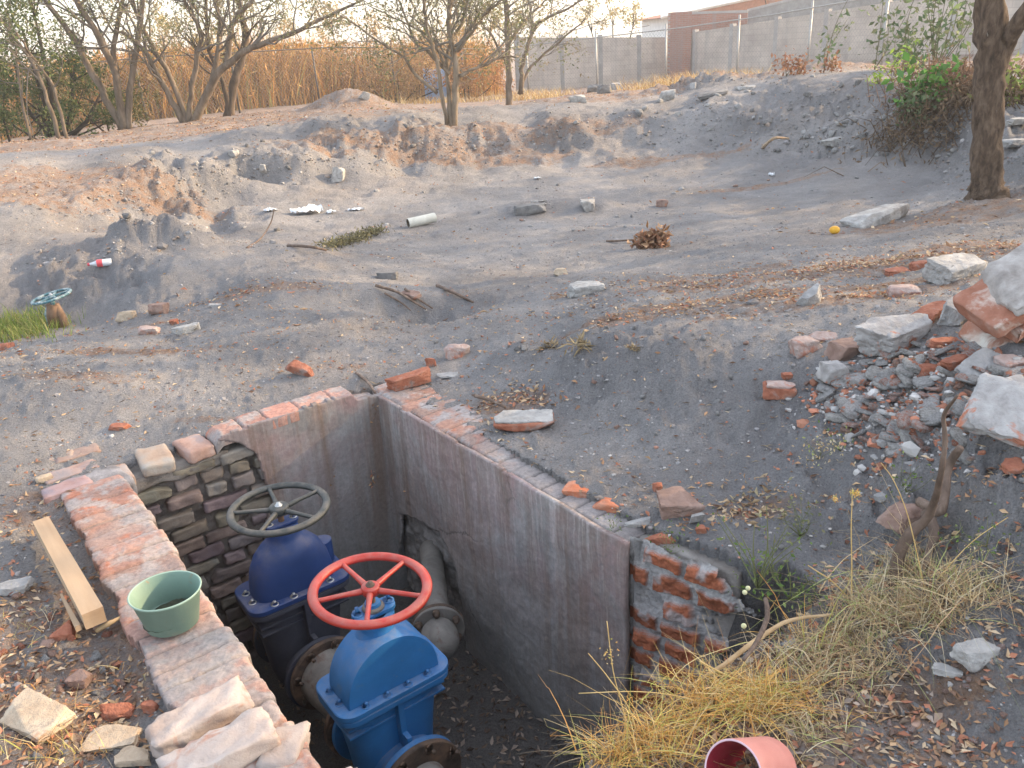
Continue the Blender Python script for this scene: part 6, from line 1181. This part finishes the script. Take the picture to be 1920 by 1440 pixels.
C = np.array([ground(a, b) for a, b in zip(g.normal(1400, 38, 70), g.normal(955, 26, 70))]); lay(C, .03, [(.40, .33, .20), (.34, .24, .14), (.28, .18, .11)], .01, .3)
C = np.array([ground(a, b) for a, b in zip(g.normal(975, 40, 120), g.normal(748, 14, 120))]); lay(C, .03, LF, .006, .6)
ob('leaf_litter', lm, deadM, None, kind='stuff', label='fallen brown and orange leaves scattered over dirt and pit floor', cat='leaves')
# wisps of dry bamboo-like leaves on the dirt
# dry grass on the near bank
gr = MB(); g = np.random.default_rng(91)
def clump(px, py, sx, sy, n, h, cols, w=.0014, lean=.5, bend=.7, z=None):
    C = np.array([ground(a, b) if z is None else hit(a, b, z) for a, b in zip(g.normal(px, sx, 60), g.normal(py, sy, 60))]); q = C[g.integers(0, 60, n)]+np.column_stack([g.normal(size=(n, 2))*.012, np.zeros(n)]); blades(gr, q[:int(n*.5)], h*.72, w, cols, lean*1.5, bend*1.1, 5, g); blades(gr, q[:int(n*.05)], h*1.35, w*1.2, cols, lean*1.8, bend*1.3, 6, g, np.array([.4, .1, 0])); blades(gr, q[int(n*.5):int(n*.75)], h*.4, w, [(.34, .25, .15), (.26, .19, .12), (.42, .33, .22)], 2.2, .4, 3, g)
SG = [(.74, .48, .15), (.66, .37, .10), (.76, .58, .28), (.56, .28, .08), (.50, .46, .12)]; SD = [(.62, .48, .27), (.54, .39, .21), (.66, .56, .38), (.36, .38, .14), (.46, .30, .17)]
for a in [(1800, 1105, 60, 18, 300, .14, SD), (1700, 1090, 40, 16, 260, .17, SD), (1620, 1140, 30, 14, 120, .16, SD), (1500, 1200, 30, 10, 60, .14, SG), (1350, 1310, 40, 12, 110, .15, SG), (1150, 1425, 34, 14, 220, .13, SG), (1220, 1395, 40, 14, 320, .12, SG), (1300, 1350, 45, 18, 420, .11, SG), (1380, 1330, 50, 22, 620, .11, SG), (1450, 1330, 45, 25, 520, .10, SG), (1400, 1290, 35, 10, 140, .08, SD), (1480, 1245, 40, 12, 200, .08, SD), (1570, 1205, 40, 16, 320, .09, SD), (1635, 1160, 40, 18, 360, .11, SD), (1680, 1180, 45, 28, 520, .12, SD), (1740, 1150, 40, 18, 320, .12, SD), (1600, 1240, 55, 22, 460, .09, SD), (1530, 1290, 50, 26, 360, .09, SD), (1810, 1140, 40, 16, 200, .11, SD), (1500, 1390, 30, 22, 220, .08, SD), (1250, 1430, 60, 10, 260, .12, SG)]: clump(*a)
for a in [(120, 1420, 60, 14, 90, .10, SG), (30, 1180, 30, 30, 60, .06, SG), (70, 1150, 30, 20, 60, .05, SD), (230, 1255, 20, 14, 12, .08, SG), (110, 1350, 50, 20, 50, .07, SG)]: clump(*a, w=.0011)
ob('dry_grass', gr, strawM, None, kind='stuff', label='tangled golden dry grass on the near bank of the pit', cat='grass')
# single tall stalks that can be told apart
stk = mat('straw_stalk', [(.3, (.50, .32, .11)), (.7, (.62, .45, .2))], 20)
def stalk(pts, r, label, heads=()):
    P = []; p0 = ground(*pts[0]); D0 = p0[1]/1.0
    for (a, b) in pts: d = ray(a, b); P.append(EYE+d*(p0[1]/d[1]))
    P = smooth_poly(P, 5); t = empty('grass_stalk', P[0], label, 'grass stalk'); q = MB(); tube(q, P, np.linspace(r, r*.5, len(P)), 6); ob('stem', q, stk, t, tuple(P[0]))
    for (a, b, n, s, c_) in heads:
        d = ray(a, b); c = EYE+d*(p0[1]/d[1]); q = MB(); leafcards(q, c+g.normal(size=(n*4, 3))*s, .007, c_, g=g); ob('seed_head', q, strawM, t, tuple(P[0]))
stalk([(1596, 1140), (1597, 1060), (1596, 990), (1598, 930)], .0022, 'upright stalk with two golden seed heads above the dry grass', [(1603, 925, 30, .006, SG), (1566, 935, 16, .004, SG)])
stalk([(1735, 1110), (1720, 1040), (1700, 960), (1675, 900), (1652, 868)], .0018, 'long leaning straw crossing the twisted branch'); stalk([(1740, 1110), (1780, 1060), (1830, 1010), (1890, 970)], .0018, 'straw leaning right from the end of the grass', [(1830, 1030, 14, .012, SD)])
stalk([(1178, 1390), (1168, 1330), (1150, 1260), (1138, 1165)], .0022, 'tall orange straw standing over the plastered wall', [(1145, 1225, 8, .012, SG)]); stalk([(1345, 1340), (1290, 1310), (1200, 1297), (1085, 1300)], .002, 'curved straw arching left over the pit'); stalk([(1200, 1400), (1180, 1330), (1140, 1270), (1103, 1225)], .0018, 'thin straw leaning left beside the tall orange one')
stalk([(1420, 1290), (1370, 1270), (1330, 1250), (1312, 1240)], .0035, 'thick dry blade pointing left over the washed out hole'); stalk([(1600, 1130), (1560, 1090), (1530, 1070), (1515, 1060)], .0025, 'short bent straw left of the upright stalk')
# shoots in the hole, plants of the right bank, ped grass
def herb(px, py, label, n, h, cols, seed, size=.02, name='small_plant', spread=.06, lift=0.0, cat='plant', group=None):
    gg = np.random.default_rng(seed); P = ground(px, py); P[2] += lift; t = empty(name, P, label, cat, group); q = MB(); l = MB()
    for i in range(n):
        d = gg.normal(size=3)*[.6, .6, .2]+[0, 0, .8]; e = P+d/np.linalg.norm(d)*h*gg.uniform(.6, 1.2); m = (P+e)/2+gg.normal(size=3)*h*.1; pp = smooth_poly([P, m, e], 4); tube(q, pp, np.linspace(h*.012, h*.005, len(pp)), 4, (.16, .17, .07)); c = pp[gg.integers(2, len(pp), 9)]+gg.normal(size=(9, 3))*spread*h; leafcards(l, c, size, cols, aspect=.5, g=gg)
    ob('stem', q, crownM, t, tuple(P)); ob('leaves', l, crownM, t, tuple(P)); return t
HG = [(.13, .20, .05), (.10, .15, .04), (.20, .24, .08)]
herb(1420, 1110, 'wispy green plant with pale buds in the washed out hole', 12, .22, HG, 1, .018, spread=.18); herb(1480, 1130, 'thin green shoots at the right end of the washed out hole', 10, .2, HG, 2, .016, spread=.18); herb(1250, 1035, 'tiny green weed on the corner of the broken wall', 7, .07, HG, 3, .010, spread=.3); herb(1150, 1000, 'tiny green sprig on the plaster rim', 5, .05, HG, 4, .009, spread=.3, lift=.01); herb(1500, 1010, 'low tangled weed on the dirt above the hole', 14, .12, [(.24, .22, .12), (.18, .20, .09)], 5, .016, spread=.3); herb(1700, 930, 'small green weed beside the twisted branch', 7, .1, HG, 6, .013, spread=.3); herb(1845, 1050, 'thin green weed right of the twisted branch', 7, .12, HG, 7, .013, spread=.3); herb(1535, 860, 'low straw coloured weed under the rubble heap', 9, .08, SD, 8, .014, spread=.35); herb(1575, 850, 'greenish weed at the left end of the rubble heap', 7, .08, HG+SD, 9, .014, spread=.35)
pb_ = MB(); V, F = ico(2)
for (a, b, h) in ((1402, 1112, .12), (1396, 1118, .13), (1394, 1184, .15)): P = ground(a, b); P = EYE+(P-EYE)*(1-h/2.2); pb_.add(V*.0075+P, F)
ob('buds', pb_, mat('pale_bud', [(.3, (.50, .48, .25)), (.7, (.62, .60, .38))], 9), bpy.data.objects['small_plant'], tuple(bpy.data.objects['small_plant'].location))
# grass round the small valve, far left
gg_ = MB(); g = np.random.default_rng(95); C = np.array([ground(a, b) for a, b in zip(g.normal(30, 40, 80), g.normal(618, 10, 80))]); q = C[g.integers(0, 80, 1400)]+np.column_stack([g.normal(size=(1400, 2))*.08, np.zeros(1400)]); q[:, 2] = H(q[:, 0], q[:, 1])-.005; blades(gg_, q, .10, .0035, [(.20, .27, .06), (.30, .33, .09), (.16, .22, .05), (.40, .36, .14)], .3, .4, 3, g); ob('green_grass', gg_, strawM, None, kind='stuff', label='patch of green grass at the left edge by the small valve', cat='grass')
# straw-coloured grass behind, at the foot of the walls
bgm = MB()
for (pa, pb2, da, db, n, h) in (((1180, 176), (1300, 172), 24, 23, 900, .42), ((1290, 172), (1400, 160), 22, 21, 700, .38), ((960, 188), (1060, 182), 30, 28, 500, .35), ((700, 200), (960, 196), 33, 33, 700, .3)):
    a = aty(*pa, da); b = aty(*pb2, db); t = g.uniform(0, 1, n); p = a[None]*(1-t[:, None])+b[None]*t[:, None]+np.column_stack([g.normal(size=n)*.3, g.normal(size=n)*.8, np.zeros(n)]); p[:, 2] = H(p[:, 0], p[:, 1], False)-.02; blades(bgm, p, h, .012, STRAW, .35, .5, 3, g)
ob('pale_grass', bgm, strawM, None, kind='stuff', label='pale dry grass tufts at the foot of the grey walls', cat='grass')
# brush, broad-leaved plants and saplings left of the big tree
def bigplant(px, py, yd, label, n, h, cols, seed, size, name='leafy_plant', stem=(.14, .13, .07), asp=.5, lean=(0, 0), group=None):
    gg = np.random.default_rng(seed); P = aty(px, py, yd); P[2] = float(H(P[0], P[1])); t = empty(name, P, label, 'plant', group); q = MB(); l = MB()
    for i in range(n):
        d = gg.normal(size=3)*[.28, .28, .1]+[lean[0], lean[1], .9]; L = h*gg.uniform(.6, 1.1); m = P+d*L*.5+gg.normal(size=3)*L*.08; e = P+d*L; pp = smooth_poly([P, m, e], 5); tube(q, pp, np.linspace(.004+h*.003, .003, len(pp)), 5, stem); k_ = gg.integers(2, len(pp), 26); c = pp[k_]+gg.normal(size=(26, 3))*size*1.1; leafcards(l, c, size, cols, curl=.3, aspect=asp, g=gg)
    ob('stem', q, crownM, t, tuple(P)); ob('leaves', l, crownM, t, tuple(P)); return t
BG = [(.10, .24, .045), (.14, .30, .06), (.08, .17, .05)]; YG = [(.34, .46, .08), (.28, .40, .07)]; DG = [(.10, .15, .07), (.14, .18, .09), (.20, .22, .12)]
bigplant(1738, 172, 11.2, 'bright green broad-leaved plant on the bank left of the big tree', 12, .55, BG, 1, .13, asp=.6); bigplant(1718, 205, 10.9, 'grey green shrub under the bright broad-leaved plant', 8, .34, DG, 2, .09); bigplant(1672, 140, 12.6, 'narrow yellow-green plant standing upright on the crest', 4, .48, YG, 3, .09, asp=.35); bigplant(1648, 148, 12.6, 'tiny yellow-green sprout left of the narrow plant', 3, .14, YG, 4, .06)
bigplant(1885, 130, 10.5, 'green leafy plant right of the big tree', 8, .5, [(.18, .26, .06), (.26, .30, .09)], 5, .11); bigplant(1545, 128, 15.2, 'sapling with a thin leaning stem before the long wall, leftmost', 3, 1.35, DG, 6, .10, 'sapling', lean=(.1, 0)); bigplant(1640, 125, 14.6, 'sapling with a thin leaning stem before the long wall, middle', 4, 1.35, DG, 7, .11, 'sapling', lean=(.1, 0)); bigplant(1755, 115, 14, 'tall loose sapling just left of the big tree', 13, 1.7, DG+[(.2, .26, .1)], 8, .12, 'sapling', lean=(.05, 0)); bigplant(1700, 128, 14.3, 'low green sapling behind the narrow plant', 9, .8, DG, 9, .1, 'sapling')
for i_, (a, b, c) in enumerate([(1475, 135, 15.4), (1500, 132, 15.4), (1560, 130, 15)]): bigplant(a, b, c, ['dry red-brown weed on the crest, left of three', 'dry red-brown weed on the crest, middle of three', 'dry red-brown weed on the crest, right of three'][i_], 4, .3, [(.26, .12, .07), (.34, .18, .10)], 20+i_, .08, 'dry_weed', group='dry weeds on the crest of the right bank')
def brush(px, py, yd, sx, sy, sz, n, label, seed, cols):
    gg = np.random.default_rng(seed); P = aty(px, py, yd); P[2] = float(H(P[0], P[1])); t = empty('dry_brush', P, label, 'bush'); q = MB(); a = P+gg.normal(size=(n, 3))*[sx, sy, 0]; a[:, 2] = H(a[:, 0], a[:, 1]); d = gg.normal(size=(n, 3))*[1, 1, .5]+[-.3, -.4, .3]; d /= np.linalg.norm(d, axis=1)[:, None]
    for i in range(n): e = a[i]+d[i]*gg.uniform(.3, 1)*sz; m = (a[i]+e)/2+[0, 0, sz*.2]; tube(q, [a[i], m, e], [.007, .005, .002], 3, cols[gg.integers(0, len(cols))], cap=False)
    ob('branches', q, crownM, t, tuple(P)); l = MB(); c = a[gg.integers(0, n, n*5)]+gg.normal(size=(n*5, 3))*[.12, .12, .1]+[0, 0, sz*.25]; leafcards(l, c, .07, cols, aspect=.35, g=gg); ob('dead_leaves', l, crownM, t, tuple(P))
BR_ = [(.17, .115, .075), (.12, .085, .06), (.24, .165, .10)]
brush(1745, 225, 10.8, .36, .3, .6, 280, 'dark tangled dry brush on the bank left of the big tree', 1, BR_); brush(1790, 165, 11.6, .35, .35, .8, 300, 'reddish dry brush above the dark tangle', 2, [(.25, .15, .10), (.32, .20, .13), (.18, .11, .08)]); brush(1900, 190, 10.5, .4, .3, .6, 200, 'brown brush right of the big tree', 3, BR_)
# dead leaf bundle and mossy clump in the hollow
P = ground(1220, 466); q = MB(); gg = np.random.default_rng(5); leafcards(q, P+gg.normal(size=(300, 3))*[.06, .04, .035]+[0, 0, .06], .065, [(.36, .20, .12), (.28, .14, .08), (.44, .28, .17)], curl=.9, aspect=.55, g=gg); leafcards(q, P+gg.normal(size=(60, 3))*[.025, .025, .035]+[.065, 0, .10], .06, [(.36, .20, .12), (.44, .28, .17)], curl=.9, aspect=.55, g=gg); ob('dead_leaf_bundle', q, deadM, None, tuple(P), label='crumpled bundle of brown dead leaves in the hollow', cat='leaves')
q = MB(); gg = np.random.default_rng(6); Cc = np.array([ground(620+90*t, 468-30*t) for t in np.linspace(0, 1, 12)]); c = Cc[gg.integers(0, 12, 1300)]+gg.normal(size=(1300, 3))*[.07, .05, .02]+[0, 0, .03]; leafcards(q, c, .05, [(.20, .18, .09), (.15, .13, .07), (.28, .25, .13), (.11, .10, .06)], aspect=.2, g=gg); ob('mossy_clump', q, deadM, None, tuple(Cc[0]), label='long clump of uprooted olive brown moss in the hollow', cat='plant')
for i_, (a, b, w) in enumerate([(1035, 655, 26), (1090, 655, 30), (1190, 657, 16), (890, 745, 0)]):
    if not w: continue
    P = ground(a, b); q = MB(); gg = np.random.default_rng(60+i_); s = w*mpp(P); c = P+gg.normal(size=(60, 3))*[s*.35, s*.25, s*.12]+[0, 0, s*.15]; leafcards(q, c, s*.8, [(.40, .31, .18), (.32, .24, .14)], aspect=.12, g=gg); ob('straw_tuft', q, deadM, None, tuple(P), label=['small dry tuft on the dirt ridge, left of three', 'small dry tuft on the dirt ridge, middle of three', 'small dry tuft on the dirt ridge, right of three'][i_], cat='tuft', group='dry tufts on the dirt ridge')

# roots and clods bared in the small hollow behind the pit
for i_, (pl, r_) in enumerate([([(705, 545), (745, 562), (775, 580), (800, 592)], .012), ([(722, 560), (750, 575), (772, 594)], .008), ([(760, 552), (785, 572), (812, 588)], .010)]):
    P = smooth_poly([ground(a, b)+[0, 0, .03] for a, b in pl], 5); q = MB(); tube(q, P, np.linspace(r_, r_*.5, len(P)), 7, wob=.5); ob('root', q, stickM, None, tuple(P[0]), label=['thickest root bared along the small hollow behind the pit', 'thin root nearest the pit in the small hollow', 'root on the far side of the small hollow'][i_], cat='root')

# thin evening haze: even density, camera and ground inside, sky outside
hzb = MB(); hzb.add([(x, y, z) for x in (-440, 440) for y in (-440, 440) for z in (-4, 16)], [(0, 1, 3, 2), (4, 6, 7, 5), (0, 4, 5, 1), (2, 3, 7, 6), (0, 2, 6, 4), (1, 5, 7, 3)])
hm = bpy.data.materials.new('haze'); hm.use_nodes = True; hn = hm.node_tree; hn.nodes.clear(); pv = hn.nodes.new('ShaderNodeVolumePrincipled'); pv.inputs['Density'].default_value = .0020; pv.inputs['Color'].default_value = (.95, .92, .88, 1); pv.inputs['Anisotropy'].default_value = .3
hn.links.new(pv.outputs[0], hn.nodes.new('ShaderNodeOutputMaterial').inputs['Volume']); ob('haze', hzb, hm, None, smooth=False, kind='stuff')
